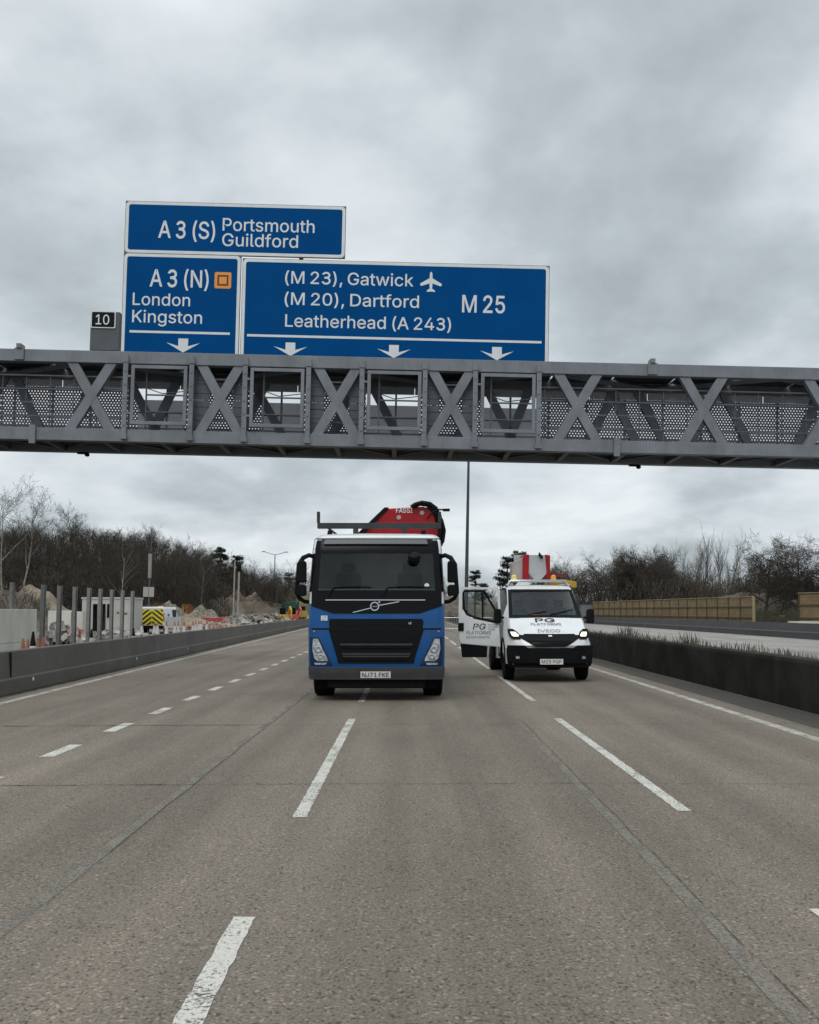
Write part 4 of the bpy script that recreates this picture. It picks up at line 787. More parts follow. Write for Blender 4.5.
# headlamps
for sg in (-1, 1):
    def q(rows):
        return [(z, min(sg * a, sg * b), max(sg * a, sg * b)) for z, a, b in rows]
    MB().band(q([(0.66, 0.80, 1.21), (0.76, 0.84, 1.215), (1.18, 1.06, 1.222)]), ts, 0.008, 10, 5).build('lamp_surround', mat('lamp_surround', (0.003, 0.014, 0.055), 0.3, coat=0.3), tk, smooth=True)
    h = MB().band(q([(0.745, 0.885, 1.08), (0.80, 0.90, 1.14), (0.98, 0.995, 1.18), (1.15, 1.07, 1.16)]), ts, 0.02, 10, 5).build('headlight', LENS, tk, smooth=True)
    for (x, z, rr) in ((1.06, 0.96, 0.062), (1.02, 0.83, 0.05)):
        MB().lathe([(rr, 0.012), (rr, 0.03), (rr * 0.75, 0.034), (rr * 0.7, 0.018), (rr * 0.2, 0.014)], 16, Matrix.Translation((sg * x, ts(sg * x, z) - 0.008, z)) @ Matrix.Rotation(R(90), 4, 'X')).build('reflector', CHROME, h, smooth=True)
    MB().band(q([(0.675, 0.93, 1.12), (0.71, 0.91, 1.14)]), ts, 0.016, 6, 1).build('fog_lamp', LENS, tk, smooth=True)
    MB().band(q([(1.275, 1.13, 1.16), (1.30, 1.13, 1.16)]), ts, 0.014, 2, 1).build('marker_lamp', CHROME, tk)
# bumper and under-run
bs = lambda x, z: ts(x, max(z, 0.6)) + (0.02 if z < 0.45 else 0)
MB().band([(0.40, -1.23, 1.23), (0.44, -1.255, 1.255), (0.63, -1.263, 1.263)], bs, 0.03, 36, 3, 0.12).build('bumper', PLAS_G, tk, smooth=True, bevel=0.01)
MB().band([(0.26, -0.88, 0.88), (0.395, -0.92, 0.92)], bs, -0.05, 16, 1, 0.1).build('lower_lip', RUB, tk, smooth=True)
npl = MB().band([(0.435, -0.285, 0.265), (0.555, -0.285, 0.265)], bs, 0.042, 6, 1, 0.012).build('number_plate', PLATE, tk)
letters(MB(), 'NJ71 FKE', -0.255, 0.235, 0.457, 0.078, 0.046, 0.018, bs).build('lettering', INK, npl)
MB().band([(1.485, -1.02, -0.90), (1.575, -1.02, -0.90)], ts, 0.012, 3, 1, 0.01).build('number_sticker', S_WHITE, tk)
letters(MB(), '17', -0.995, -0.925, 1.50, 0.06, 0.016, 0.01, ts).build('sticker_number', INK, tk)
letters(MB(), 'FM', 0.53, 0.64, 1.415, 0.045, 0.013, 0.02, ts).build('model_badge', CHROME, tk)
# ring emblem with its diagonal bar
em = MB(); cz, cx_ = 1.745, -0.03
V = []; FS = []
for k in range(28):
    a = 2 * math.pi * k / 28
    for rr, yy in ((0.088, 0.02), (0.082, 0.034), (0.064, 0.034), (0.058, 0.02)): x = cx_ + rr * math.cos(a); z = cz + rr * math.sin(a); V.append((x, ts(x, z) - yy, z))
for k in range(28):
    for j in range(3): a = k * 4 + j; b = ((k + 1) % 28) * 4 + j; FS.append((a, b, b + 1, a + 1))
em.add(V, FS)
em.prism([(cx_ + 0.05, cz + 0.075), (cx_ + 0.10, cz + 0.105), (cx_ + 0.10, cz + 0.055)], ts(0, cz) - 0.035, ts(0, cz) - 0.018)
for (xa, za, xb, zb_) in ((-0.43, 1.633, -0.115, 1.712), (0.055, 1.765, 0.42, 1.832)):
    dz = 0.008; em.add([(x, ts(x, z) - 0.024, z) for x, z in ((xa, za - dz), (xb, zb_ - dz), (xb, zb_ + dz), (xa, za + dz))], [(0, 1, 2, 3)])
em.build('emblem', CHROME, tk)
letters(MB(), 'VOLVO', cx_ - 0.05, cx_ + 0.05, cz - 0.012, 0.024, 0.026, 0.01, ts).build('emblem_lettering', CHROME, tk)
# wipers
for (x0, x1, zz0) in ((-0.88, -0.10, 2.10), (0.12, 0.98, 2.10)):
    mb = MB(); pth = [(x0, 1.93), (x0 + 0.03, 2.02), (x0 + 0.10, zz0)] ; mb.tube([(x, ts(x, z) - 0.03, z) for x, z in pth], 0.014, 6)
    mb.tube([(x0 + 0.10 + (x1 - x0 - 0.10) * t, ts(x0 + (x1 - x0) * t, zz0) - 0.028, zz0 + 0.015 * math.sin(3.1 * t)) for t in (0, 0.25, 0.5, 0.75, 1)], 0.013, 6); mb.build('wiper', S_BLACK, tk)
# mirrors with curved arms
for sg in (-1, 1):
    ar = MB(); f = lambda pts: [(sg * x, y, z) for x, y, z in pts]
    ar.tube(f([(1.19, 0.42, 2.68), (1.28, 0.36, 2.71), (1.38, 0.30, 2.66), (1.46, 0.28, 2.53), (1.48, 0.28, 2.3), (1.50, 0.28, 2.0), (1.45, 0.30, 1.90), (1.36, 0.34, 1.84), (1.22, 0.38, 1.82)]), [0.04, 0.042, 0.045, 0.045, 0.04, 0.04, 0.04, 0.038, 0.038], 10)
    arm = ar.build('mirror_arm', PLAS, tk, smooth=True)
    for (z0, z1) in ((2.19, 2.60), (1.94, 2.15)):
        m_ = MB(); m_.prism([(sg * x, z) for x, z in ((1.32, z0 + 0.02), (1.35, z0), (1.47, z0), (1.495, z0 + 0.04), (1.485, z1 - 0.05), (1.455, z1), (1.35, z1), (1.32, z1 - 0.03))][::sg], 0.20, 0.36); m_.build('mirror', PLAS, tk, bevel=0.03, seg=3)
mm = MB(); mm.tube([(0.66, 0.30, 2.78), (0.68, 0.2, 2.76), (0.70, 0.14, 2.70)], 0.02, 6); mm.lathe([(0.02, 0.10), (0.10, 0.05), (0.12, -0.02), (0.10, -0.06), (0.02, -0.07)], 14, Matrix.Translation((0.70, 0.12, 2.66)) @ Matrix.Rotation(R(35), 4, 'X')); mm.build('kerb_mirror', S_BLACK, tk, smooth=True)
# inside of the cab
MB().box(-1.12, 1.12, 0.32, 0.75, 1.3, 2.0).build('dashboard', DASH, tk, bevel=0.08)
for x in (-0.62, 0.62):
    MB().box(x - 0.26, x + 0.26, 1.05, 1.5, 1.4, 1.75).box(x - 0.25, x + 0.25, 1.42, 1.58, 1.75, 2.42).box(x - 0.15, x + 0.15, 1.44, 1.56, 2.44, 2.62).build('seat', SEATM, tk, bevel=0.05)
sw = MB(); sw.tube([(-0.6 + 0.23 * math.cos(a), 0.72 + 0.1 * math.sin(a), 2.02 + 0.2 * math.sin(a)) for a in [k * math.pi / 10 for k in range(21)]], 0.02, 6); sw.build('steering_wheel', PLAS, tk)
cc = MB(); cc.lathe([(0.045, -0.004), (0.045, 0.004)], 16, Matrix.Translation((0.93, ts(0.93, 2.13) - 0.006, 2.13)) @ Matrix.Rotation(R(80), 4, 'X')); cc.build('tax_disc', S_WHITE, tk)
# roof rack bar and beacons
rk = MB(); rk.box(-1.19, 1.23, 0.92, 1.02, 3.27, 3.38); rk.box(-1.20, -1.14, 0.92, 1.0, 3.383, 3.60); rk.box(1.17, 1.23, 0.92, 1.0, 3.383, 3.60)
for x in (-0.44, 0.50): rk.box(x - 0.05, x + 0.05, 0.9, 1.0, 3.13, 3.267)
rk.tube([(-0.98, 0.95, 3.28), (-0.80, 0.9, 3.14)], 0.025, 6)
rk.build('roof_rack', PLAS_G, tk, bevel=0.01)
for x in (-0.92, 0.88): MB().lathe([(0.055, 3.10), (0.055, 3.15), (0.045, 3.16), (0.045, 3.20), (0.02, 3.215)], 12, Matrix.Translation((x, 0.68, 0))).build('marker_lamp', PLAS, tk, smooth=True)
# folded red crane behind the cab
cy = 2.35
def cpt(px, py, yy): p = P(px, py, TY + yy); return (p.x - TX, p.z)
bp_ = [cpt(*q_, cy) for q_ in ((362, 534), (388, 508.5), (424, 506.5), (434, 514), (441, 534), (440, 548), (366, 548))]
MB().prism(bp_, cy, cy + 0.5).build('crane_boom', RED, tk, bevel=0.02)
bk = [cpt(*q_, cy - 0.02) for q_ in ((358, 533), (384.5, 507.5), (388.5, 507.5), (362, 536))]
MB().prism(bk, cy - 0.05, cy + 0.25).build('boom_edge', PLAS, tk)
pl_ = [cpt(*q_, cy - 0.03) for q_ in ((395, 507.8), (413.5, 507.3), (413.5, 513.4), (395, 513.8))]
lx0, lz0 = cpt(396, 512.6, cy - 0.03); lx1, _ = cpt(412.5, 512.6, cy - 0.03); letters(MB(), 'FASSI', lx0, lx1, lz0, 0.10, cy - 0.012, 0.02).build('lettering', S_WHITE, tk)
for (px, py, w_, h_) in ((398.8, 517.5, 4.6, 6.2), (422, 512.8, 4.6, 6.5)):
    cx2, cz2 = cpt(px, py, cy - 0.01); M_ = Matrix.Translation((cx2, cy - 0.004, cz2)) @ Matrix.Rotation(R(90), 4, 'X'); MB().lathe([(0.048, -0.006), (0.048, 0.01), (0.036, 0.014)], 14, M_).build('warning_decal', mat('decal_grey', (0.33, 0.30, 0.29), 0.6), tk)
MB().box(-0.45, 0.75, cy - 0.15, cy + 0.75, 1.0, 2.6).build('crane_base', RED, tk, bevel=0.03)
MB().box(0.05, 0.55, cy + 0.05, cy + 0.6, 2.603, 3.25).build('crane_column', RED, tk, bevel=0.03)
arm_ = [cpt(*q_, cy + 0.6) for q_ in ((424, 508), (432, 506), (440, 514), (443, 530), (442, 546), (434, 546), (432, 522))]
MB().prism(arm_, cy + 0.55, cy + 0.95).build('crane_arm', PLAS, tk, bevel=0.02)
for j, path in enumerate((((411, 507), (415, 504.2), (422, 502.2), (430, 503.5), (436, 508), (440, 516), (441, 524)), ((413, 507), (420, 503.8), (428, 505), (434, 511), (437, 520), (440, 530), (439, 542)), ((437, 512), (442, 520), (444.5, 530), (443, 541), (439, 546)), ((425, 528), (430, 521), (436, 517), (441, 519)), ((436, 526), (441, 528), (444, 536), (441, 545)))):
    MB().tube([(lambda q: (q[0], cy - 0.1 + 0.06 * j, q[1]))(cpt(a_, b_, cy - 0.1)) for a_, b_ in path], 0.038, 8).build('hydraulic_hose', S_BLACK, tk, smooth=True)
pp = [(lambda q: (q[0], cy - 0.2, q[1]))(cpt(a_, b_, cy - 0.2)) for a_, b_ in ((427, 519), (433, 512), (438, 509.5), (444, 509.8))]
mb = MB(); mb.tube(pp, 0.018, 6); q_ = pp[-1]; mb.box(q_[0] - 0.02, q_[0] + 0.12, q_[1] - 0.05, q_[1] + 0.05, q_[2] - 0.03, q_[2] + 0.02); mb.build('work_lamp', PLAS, tk)
# chassis, deck and wheels
MB().box(-0.45, 0.45, 0.3, 8.6, 0.62, 0.9).build('chassis', PLAS, tk); dk = MB().box(-1.24, 1.24, 3.4, 8.8, 1.05, 1.22).build('load_deck', PLAS_G, tk, bevel=0.01)
mb = MB(); mb.box(-1.24, 1.24, 3.3, 3.38, 1.05, 2.1); mb.build('headboard', PLAS_G, tk)
MB().box(-1.1, 1.1, 0.35, 0.95, 0.22, 0.548).build('under_tray', RUB, tk)
for sg in (-1, 1):
    wheel(tk, sg * 1.065, 1.33, 0.5, 0.38, PLAS_G, sg)
    for y in (6.0, 7.35): wheel(tk, sg * 0.92, y, 0.5, 0.58, PLAS_G, sg)
    MB().prism_x([(0.75, 0.56), (0.9, 0.98), (1.2, 1.12), (1.6, 1.12), (1.9, 0.98), (2.05, 0.56), (1.98, 0.56), (1.84, 0.92), (1.58, 1.05), (1.2, 1.05), (0.96, 0.92), (0.82, 0.56)], sg * 0.85, sg * 1.24).build('wheel_arch', PLAS, tk)

# ------------------------------------------------------------------ the white platform van
VX, VY = P(551.2, 640, 20.0).x, 20.0
vn = thing('platform_van', 'white work van with headlights on, its door open and an access platform on top', 'van', (VX, VY, 0))
ST = [(0.0, 0.86, 0.74, 0.88, 0.62), (0.05, 0.97, 0.80, 0.93, 0.66), (0.13, 1.06, 0.84, 0.97, 0.75), (0.32, 1.17, 0.87, 1.0, 0.9), (0.6, 1.36, 0.88, 1.01, 1.0), (0.86, 1.53, 0.865, 1.01, 1.05),
      (1.10, 1.715, 0.845, 1.01, 1.15), (1.35, 1.91, 0.825, 1.01, 1.2), (1.60, 2.11, 0.805, 1.01, 1.25), (1.72, 2.20, 0.795, 1.01, 1.25), (1.90, 2.285, 0.79, 1.01, 1.25), (2.2, 2.32, 0.79, 1.01, 1.25), (2.75, 2.33, 0.79, 1.01, 1.25), (2.85, 2.32, 0.78, 1.0, 1.25)]
def vcurve(x, y): return y + 0.20 * x * x * max(0.0, 1 - y / 0.9)
vt = [(0.30, 0.06), (0.5, 0.0), (0.86, 0.0), (0.97, 0.05), (1.06, 0.13), (1.17, 0.32), (1.36, 0.6), (1.53, 0.86), (1.715, 1.10), (1.91, 1.35), (2.11, 1.60), (2.20, 1.72)]
def vs_(x, z): y = lerp(z, vt); return vcurve(x, y)
def sec(st):
    y, zt_, wt, wm, zm = st; h = [(wm, 0.42), (wm, zm), (wm * 0.35 + wt * 0.65 + 0.02 if zt_ < 1.4 else wm - (wm - wt) * 0.2, zm + (zt_ - zm) * 0.45), (wt + 0.035, zt_ - 0.06), (wt, zt_ - 0.012), (wt * 0.66, zt_), (wt * 0.33, zt_ + 0.006), (0, zt_ + 0.008)]
    full = [(-x, z) for x, z in h] + [(x, z) for x, z in h[-2::-1]]
    return [(x, vcurve(x, y), z) for x, z in full]
secs = [sec(s_) for s_ in ST]; n = len(secs[0]); mb = MB(); fs = []
for i in range(len(secs) - 1):
    for k in range(n - 1):
        if 5 <= i <= 8 and 4 <= k <= 9: continue                     # windscreen
        if 6 <= i <= 11 and k in (1, 2, n - 3, n - 4)and i < 12 and (i >= 7 or k in (1, n - 3)):
            if k in (1, 2) : continue                                # open doorway (driver side)
            if k == n - 4 and 7 <= i <= 11: continue
        if i in (6, 7, 8, 9, 10, 11) and k == 0: continue
        fs.append((i * n + k, i * n + k + 1, (i + 1) * n + k + 1, (i + 1) * n + k))
fs.append(tuple(range(n))[::-1]); fs.append(tuple(range((len(secs) - 1) * n, len(secs) * n)))
mb.add([p for s_ in secs for p in s_], fs); mb.build('body', WHITE, vn, smooth=True)
# glazing and pillars
MB().band([(1.545, -0.80, 0.80), (2.19, -0.745, 0.745)], vs_, 0.006, 16, 8, 0.01).build('windscreen', WGLASS2, vn, smooth=True)
for sg in (-1, 1):
    rr_ = [(1.50, 0.785, 0.885), (2.20, 0.725, 0.80)]
    MB().band([(z, min(sg * a_, sg * b_), max(sg * a_, sg * b_)) for z, a_, b_ in rr_], vs_, 0.012, 4, 8, 0.03).build('pillar_trim', PLAS, vn, smooth=True)
MB().band([(1.50, -0.84, 0.84), (1.565, -0.82, 0.82)], vs_, 0.016, 16, 2, 0.02).build('scuttle', PLAS, vn, smooth=True)
MB().band([(2.155, -0.74, 0.74), (2.21, -0.735, 0.735)], vs_, 0.014, 16, 2, 0.02).build('header_trim', PLAS, vn, smooth=True)
for (x0, x1, z0, z1) in ((-0.42, 0.05, 1.57, 1.66), (0.13, 0.70, 1.57, 1.70)):
    MB().tube([(x0 + (x1 - x0) * t, vs_(x0 + (x1 - x0) * t, z0 + (z1 - z0) * t) - 0.03, z0 + (z1 - z0) * t) for t in (0, 0.3, 0.6, 1)], 0.013, 6).build('wiper', S_BLACK, vn)
# front: grille, bumper, lamps
MB().band([(0.83, -0.35, 0.35), (0.89, -0.46, 0.46), (1.04, -0.70, 0.70), (1.10, -0.80, 0.80)], vs_, 0.012, 20, 4, 0.03).build('grille', PLAS, vn, smooth=True)
mb = MB()
for z, hw in ((0.90, 0.42), (0.97, 0.52)): mb.band([(z, -hw, hw), (z + 0.022, -hw - 0.03, hw + 0.03)], vs_, 0.026, 14, 1, 0.02)
mb.band([(1.10, -0.60, 0.60), (1.125, -0.60, 0.60)], vs_, 0.02, 14, 1, 0.02); mb.build('grille_bar', GLOSSB, vn, smooth=True)
vb = lambda x, z: vcurve(x, 0.0) - 0.03 + (0.06 if z < 0.42 else 0)
MB().band([(0.34, -0.92, 0.92), (0.44, -0.98, 0.98), (0.66, -1.0, 1.0), (0.80, -1.0, 1.0)], vb, 0.0, 30, 4, 0.2).build('bumper', PLAS, vn, smooth=True, bevel=0.02)
for sg in (-1, 1):
    qq = lambda rows: [(z, min(sg * a_, sg * b_), max(sg * a_, sg * b_)) for z, a_, b_ in rows]
    MB().band(qq([(0.78, 0.5, 1.0), (0.86, 0.62, 1.0)]), lambda x, z: min(vb(x, z), vs_(x, z)), 0.006, 8, 2, 0.06).build('bumper_corner', PLAS, vn, smooth=True)
    MB().band(qq([(1.0, 0.70, 0.86), (1.05, 0.66, 0.93), (1.17, 0.74, 0.96), (1.24, 0.84, 0.95)]), vs_, 0.016, 8, 3, 0.05).build('lamp_housing', PLAS, vn, smooth=True)
    MB().band(qq([(1.065, 0.73, 0.85), (1.10, 0.72, 0.885), (1.17, 0.79, 0.905)]), vs_, 0.026, 8, 3, 0.03).build('headlight', lamp_mat('lit_headlamp', (0.95, 0.92, 0.55), 0.6), vn, smooth=True)
    MB().band(qq([(0.52, 0.68, 0.84), (0.64, 0.66, 0.86)]), vb, 0.008, 4, 1, 0.02).build('fog_surround', S_BLACK, vn)
    MB().band(qq([(0.55, 0.73, 0.81), (0.61, 0.73, 0.81)]), vb, 0.014, 3, 1, 0.02).build('fog_lamp', LENS, vn)
    MB().prism_x([(0.5, 0.36), (0.56, 0.78), (0.76, 0.98), (1.02, 1.03), (1.28, 0.98), (1.48, 0.78), (1.55, 0.36), (1.47, 0.36), (1.40, 0.74), (1.24, 0.90), (1.02, 0.95), (0.8, 0.90), (0.64, 0.74), (0.58, 0.36)], sg * 0.80, sg * 1.03).build('wheel_arch', PLAS, vn, bevel=0.01)
MB().band([(0.68, -0.42, 0.42), (0.80, -0.52, 0.52)], vb, 0.008, 10, 1, 0.02).build('lower_intake', S_BLACK, vn)
npl = MB().band([(0.425, -0.265, 0.265), (0.55, -0.265, 0.265)], vb, 0.03, 6, 1, 0.012).build('number_plate', PLATE, vn)
letters(MB(), 'M25 PGP', -0.23, 0.23, 0.449, 0.078, 0.034, 0.018, vb).build('lettering', INK, npl)
letters(MB(), 'PG', -0.27, 0.20, 1.40, 0.085, 0.034, 0.035, vs_).build('lettering', INK, vn)
letters(MB(), 'PLATFORMS', -0.39, 0.33, 1.325, 0.05, 0.034, 0.012, vs_).build('lettering', INK2, vn)
letters(MB(), 'IVECO', -0.27, 0.27, 1.165, 0.065, 0.036, 0.03, vs_).build('badge', mat('badge_silver', (0.30, 0.31, 0.32), 0.4), vn)
# mirrors
for sg in (-1, 1):
    MB().tube([(sg * 0.97, 1.12, 1.50), (sg * 1.07, 1.08, 1.50), (sg * 1.12, 1.05, 1.52)], 0.03, 8).prism([(sg * x, z) for x, z in ((1.04, 1.40), (1.08, 1.35), (1.19, 1.36), (1.22, 1.42), (1.215, 1.66), (1.18, 1.71), (1.08, 1.71), (1.045, 1.66))][::sg], 0.98, 1.14).build('mirror', PLAS, vn, bevel=0.025, seg=3)
# inside
MB().box(-0.86, 0.86, 0.95, 1.35, 0.95, 1.46).build('dashboard', DASH, vn, bevel=0.06)
for x in (-0.5, 0.12, 0.55): MB().box(x - 0.22, x + 0.22, 1.75, 2.2, 0.9, 1.2).box(x - 0.21, x + 0.21, 2.12, 2.26, 1.2, 1.75).box(x - 0.13, x + 0.13, 2.13, 2.24, 1.77, 1.95).build('seat', mat('van_seat', (0.05, 0.055, 0.062), 0.9), vn, bevel=0.05)
MB().tube([(-0.48 + 0.2 * math.cos(a_), 1.45 + 0.1 * math.sin(a_), 1.50 + 0.17 * math.sin(a_)) for a_ in [k * math.pi / 10 for k in range(21)]], 0.018, 6).build('steering_wheel', PLAS, vn)
MB().box(-0.98, 0.98, 2.42, 2.46, 0.5, 2.2).build('bulkhead', mat('bulkhead_grey', (0.22, 0.23, 0.23), 0.8, var=0.15), vn); MB().box(-0.98, 0.98, 0.95, 2.42, 0.5, 0.56).build('cab_floor', PLAS, vn)
MB().prism([(-0.5, 1.47), (-0.05, 1.47), (-0.08, 1.56), (-0.3, 1.60), (-0.46, 1.54)], 1.05, 1.28).build('folded_jacket', mat('hi_vis_red', (0.5, 0.06, 0.05), 0.8, var=0.3, vscale=9), vn, bevel=0.03)
# right-hand side window
MB().prism_x([(1.28, 1.45), (2.15, 1.45), (2.15, 2.1), (1.72, 2.1)], 0.955, 0.962).build('side_window', WGLASS2, vn)
# open driver's door, swung square to the body
dx0, dx1, dy = -1.03, -2.06, 1.10
dr = MB()
def dprof(rows, y0, y1, m_=None): return rows
outer = [(-1.06, 0.78), (-2.03, 0.86), (-2.075, 0.95), (-2.085, 1.6), (-2.07, 2.20), (-2.04, 2.245), (-1.15, 2.235), (-1.10, 2.15), (-1.06, 1.45)]
win = [(-1.12, 1.40), (-1.70, 1.52), (-1.90, 1.62), (-1.98, 1.78), (-1.995, 2.12), (-1.96, 2.16), (-1.50, 2.16), (-1.42, 2.13), (-1.12, 1.62)]
lowp = [(-1.06, 0.78), (-2.03, 0.86), (-2.075, 0.95), (-2.085, 1.55), (-1.98, 1.70), (-1.90, 1.56), (-1.70, 1.46), (-1.10, 1.34)]
dr.prism(lowp[::-1], dy - 0.05, dy + 0.05); door = dr.build('door', WHITE, vn, bevel=0.015)
fr = MB()
fr.prism([(-2.085, 1.55), (-2.07, 2.20), (-2.04, 2.245), (-1.99, 2.19), (-2.005, 1.70), (-1.98, 1.70)], dy - 0.048, dy + 0.048); fr.prism([(-2.04, 2.245), (-1.15, 2.235), (-1.15, 2.19), (-1.99, 2.19)], dy - 0.047, dy + 0.047)
fr.prism([(-1.15, 2.235), (-1.08, 2.20), (-1.05, 1.35), (-1.10, 1.34), (-1.135, 2.19)], dy - 0.046, dy + 0.046); fr.build('window_frame', WHITE, door)
rim = MB(); rp_ = [(-1.16, 1.40), (-1.68, 1.50), (-1.86, 1.58), (-1.955, 1.72), (-1.975, 2.10), (-1.94, 2.15), (-1.52, 2.15), (-1.44, 2.11), (-1.15, 1.62)]
rim.tube([(x, dy - 0.03, z) for x, z in rp_ + rp_[:1]], 0.03, 6); rim.tube([(-1.50, dy - 0.03, 1.46), (-1.50, dy - 0.03, 2.15)], 0.022, 6); rim.build('window_seal', S_BLACK, door)
MB().prism(rp_[::-1], dy - 0.004, dy + 0.004).build('window_pane', WGLASS2, door)
MB().prism([(-1.40, 0.53), (-2.0, 0.53), (-2.04, 0.86), (-1.38, 0.80)], dy - 0.03, dy + 0.04).build('step_panel', PLAS, door, bevel=0.01)
MB().box(-2.10, -1.96, dy - 0.075, dy - 0.048, 1.17, 1.37).build('door_handle', S_BLACK, door, bevel=0.02)
letters(MB(), 'PG', -1.74, -1.44, 1.21, 0.14, dy - 0.055, 0.02, None, 0.2).build('lettering', INK, door)
letters(MB(), 'PLATFORMS', -1.90, -1.30, 1.09, 0.085, dy - 0.055, 0.005, None, 0.12).build('lettering', INK2, door)
letters(MB(), '01404 000274', -1.90, -1.33, 0.995, 0.055, dy - 0.055, 0.01, None, 0.12).build('lettering', INK2, door)
mb = MB()
for k in range(3): letters(mb, ('ACCESS', 'PLATFORM', 'HIRE')[k], -1.36, -1.14 - 0.05 * (k == 2), 1.31 - 0.06 * k, 0.04, dy - 0.055, 0.0, None, -0.3)
mb.build('small_lettering', INK2, door)
# roof rack, beacons, platform
rk = MB(); rk.tube([(-0.78, 2.0, 2.31), (-0.70, 2.0, 2.44), (0.68, 2.0, 2.44), (0.78, 2.0, 2.31)], 0.025, 8); rk.tube([(-0.7, 2.6, 2.33), (-0.68, 2.6, 2.44), (0.68, 2.6, 2.44), (0.7, 2.6, 2.33)], 0.025, 8); rk.tube([(-0.82, 1.95, 2.29), (-0.72, 2.15, 2.36), (-0.62, 2.3, 2.35)], 0.035, 6); rk.tube([(0.82, 1.95, 2.29), (0.72, 2.15, 2.36), (0.62, 2.3, 2.35)], 0.035, 6)
rk.build('roof_bar', CHROME, vn, smooth=True)
for x, y in ((-0.60, 2.1), (0.42, 2.15)): MB().lathe([(0.075, 2.44), (0.075, 2.49), (0.07, 2.50), (0.065, 2.56), (0.03, 2.59)], 12, Matrix.Translation((x, y, 0))).build('beacon', AMBER if x > 0 else mat('beacon_pale', (0.8, 0.66, 0.2), 0.25), vn, smooth=True)
def vp(px, py, y): p = P(px, py, VY + y); return (p.x - VX, p.z)
by = 2.9
bpol = [vp(*q_, by) for q_ in ((529, 555), (546.5, 555), (547, 573), (540, 580.5), (535, 580.5), (528.5, 573))]
MB().prism(bpol, by, by + 0.06).build('bucket_front', mat('bucket_grey', (0.42, 0.43, 0.44), 0.55, var=0.1), vn)
for ps in (((523.5, 554.5), (529, 554.5), (528.5, 573), (529.5, 581), (522.5, 581)), ((545, 554.5), (550, 555.5), (550, 577), (546, 581), (546.7, 573))):
    MB().prism([vp(*q_, by) for q_ in ps], by - 0.04, by + 0.7).build('bucket_rib', RED, vn, bevel=0.015)
sdp = [vp(*q_, by + 0.05) for q_ in ((512.5, 563), (523, 557), (523, 580), (512, 578.5))]
MB().prism(sdp, by + 0.05, by + 0.6).build('bucket_side', mat('bucket_pale', (0.36, 0.32, 0.30), 0.6, var=0.12), vn, bevel=0.02)
tp_ = [vp(*q_, by + 0.3) for q_ in ((514, 556), (524, 553), (550, 553), (551, 557), (514, 563))]
MB().prism([vp(*q_, by + 0.3) for q_ in ((537, 553), (541, 558), (540, 560), (536.5, 556))], by - 0.1, by - 0.02).build('bucket_hook', S_BLACK, vn)
MB().prism([vp(*q_, by + 0.7) for q_ in ((514, 555), (545, 555), (545, 580), (514, 580))], by + 0.70, by + 0.75).build('bucket_back', mat('bucket_grey', (0.42, 0.43, 0.44)), vn)
MB().prism([vp(*q_, 3.3) for q_ in ((547.5, 580), (563, 579.5), (576, 582), (576, 588), (547.5, 588))], 3.2, 3.8).build('boom_mount', YEL, vn, bevel=0.02)
MB().prism([vp(*q_, 3.3) for q_ in ((549, 572), (566, 574.5), (566, 577), (549, 577))], 3.25, 3.6).build('platform_boom', mat('dark_red', (0.16, 0.02, 0.02), 0.5), vn)
MB().box(-0.98, 0.98, 3.0, 6.2, 0.75, 0.9).build('load_bed', PLAS_G, vn); MB().box(-0.5, 0.5, 3.1, 4.4, 0.903, 2.25).build('platform_column', YEL, vn, bevel=0.03)
MB().tube([(0.1, 3.8, 2.28), (0.05, 6.2, 2.4)], 0.16, 4).build('platform_boom', WHITE, vn)
MB().box(-0.4, 0.4, 0.6, 6.1, 0.45, 0.72).build('chassis', PLAS, vn)
for sg in (-1, 1):
    wheel(vn, sg * 0.885, 1.02, 0.36, 0.25, PLAS_G, sg); wheel(vn, sg * 0.80, 4.55, 0.36, 0.40, PLAS_G, sg)
    MB().box(sg * 0.55, sg * 1.0, 4.0, 5.1, 0.752 - 0.0, 0.748 + 0.0).build('mudguard', PLAS, vn) if False else None

# ------------------------------------------------------------------ pedestrian barriers behind the vehicles
def crowd_barrier(x, y, label):
    t = thing('crowd_barrier', label, 'barrier', (x, y, 0), (0, 0, 0), 'metal crowd barriers closing the road')
    fm = MB(); fm.tube([(-1.1, 0, 0.15), (-1.1, 0, 1.05), (-1.05, 0, 1.1), (1.05, 0, 1.1), (1.1, 0, 1.05), (1.1, 0, 0.15)], 0.03, 6); fm.tube([(-1.1, 0, 0.2), (1.1, 0, 0.2)], 0.022, 6); fm.build('frame', CHROME, t)
    b_ = MB()
    for k in range(1, 16): b_.tube([(-1.1 + 2.2 * k / 16, 0, 0.2), (-1.1 + 2.2 * k / 16, 0, 1.1)], 0.022, 4)
    b_.build('bars', CHROME, t)
    for x_ in (-0.9, 0.9): MB().box(x_ - 0.03, x_ + 0.03, -0.3, 0.3, 0.0, 0.05).box(x_ - 0.02, x_ + 0.02, -0.02, 0.02, 0.053, 0.2).build('foot', CHROME, t)
crowd_barrier(1.1, 72, 'metal crowd barrier closing the road, leftmost of three behind the truck')
crowd_barrier(3.5, 72, 'metal crowd barrier closing the road, middle of three, seen between truck and van door')
crowd_barrier(5.3 + 0.55, 72.4, 'metal crowd barrier closing the road, rightmost of three, beside the central wall')

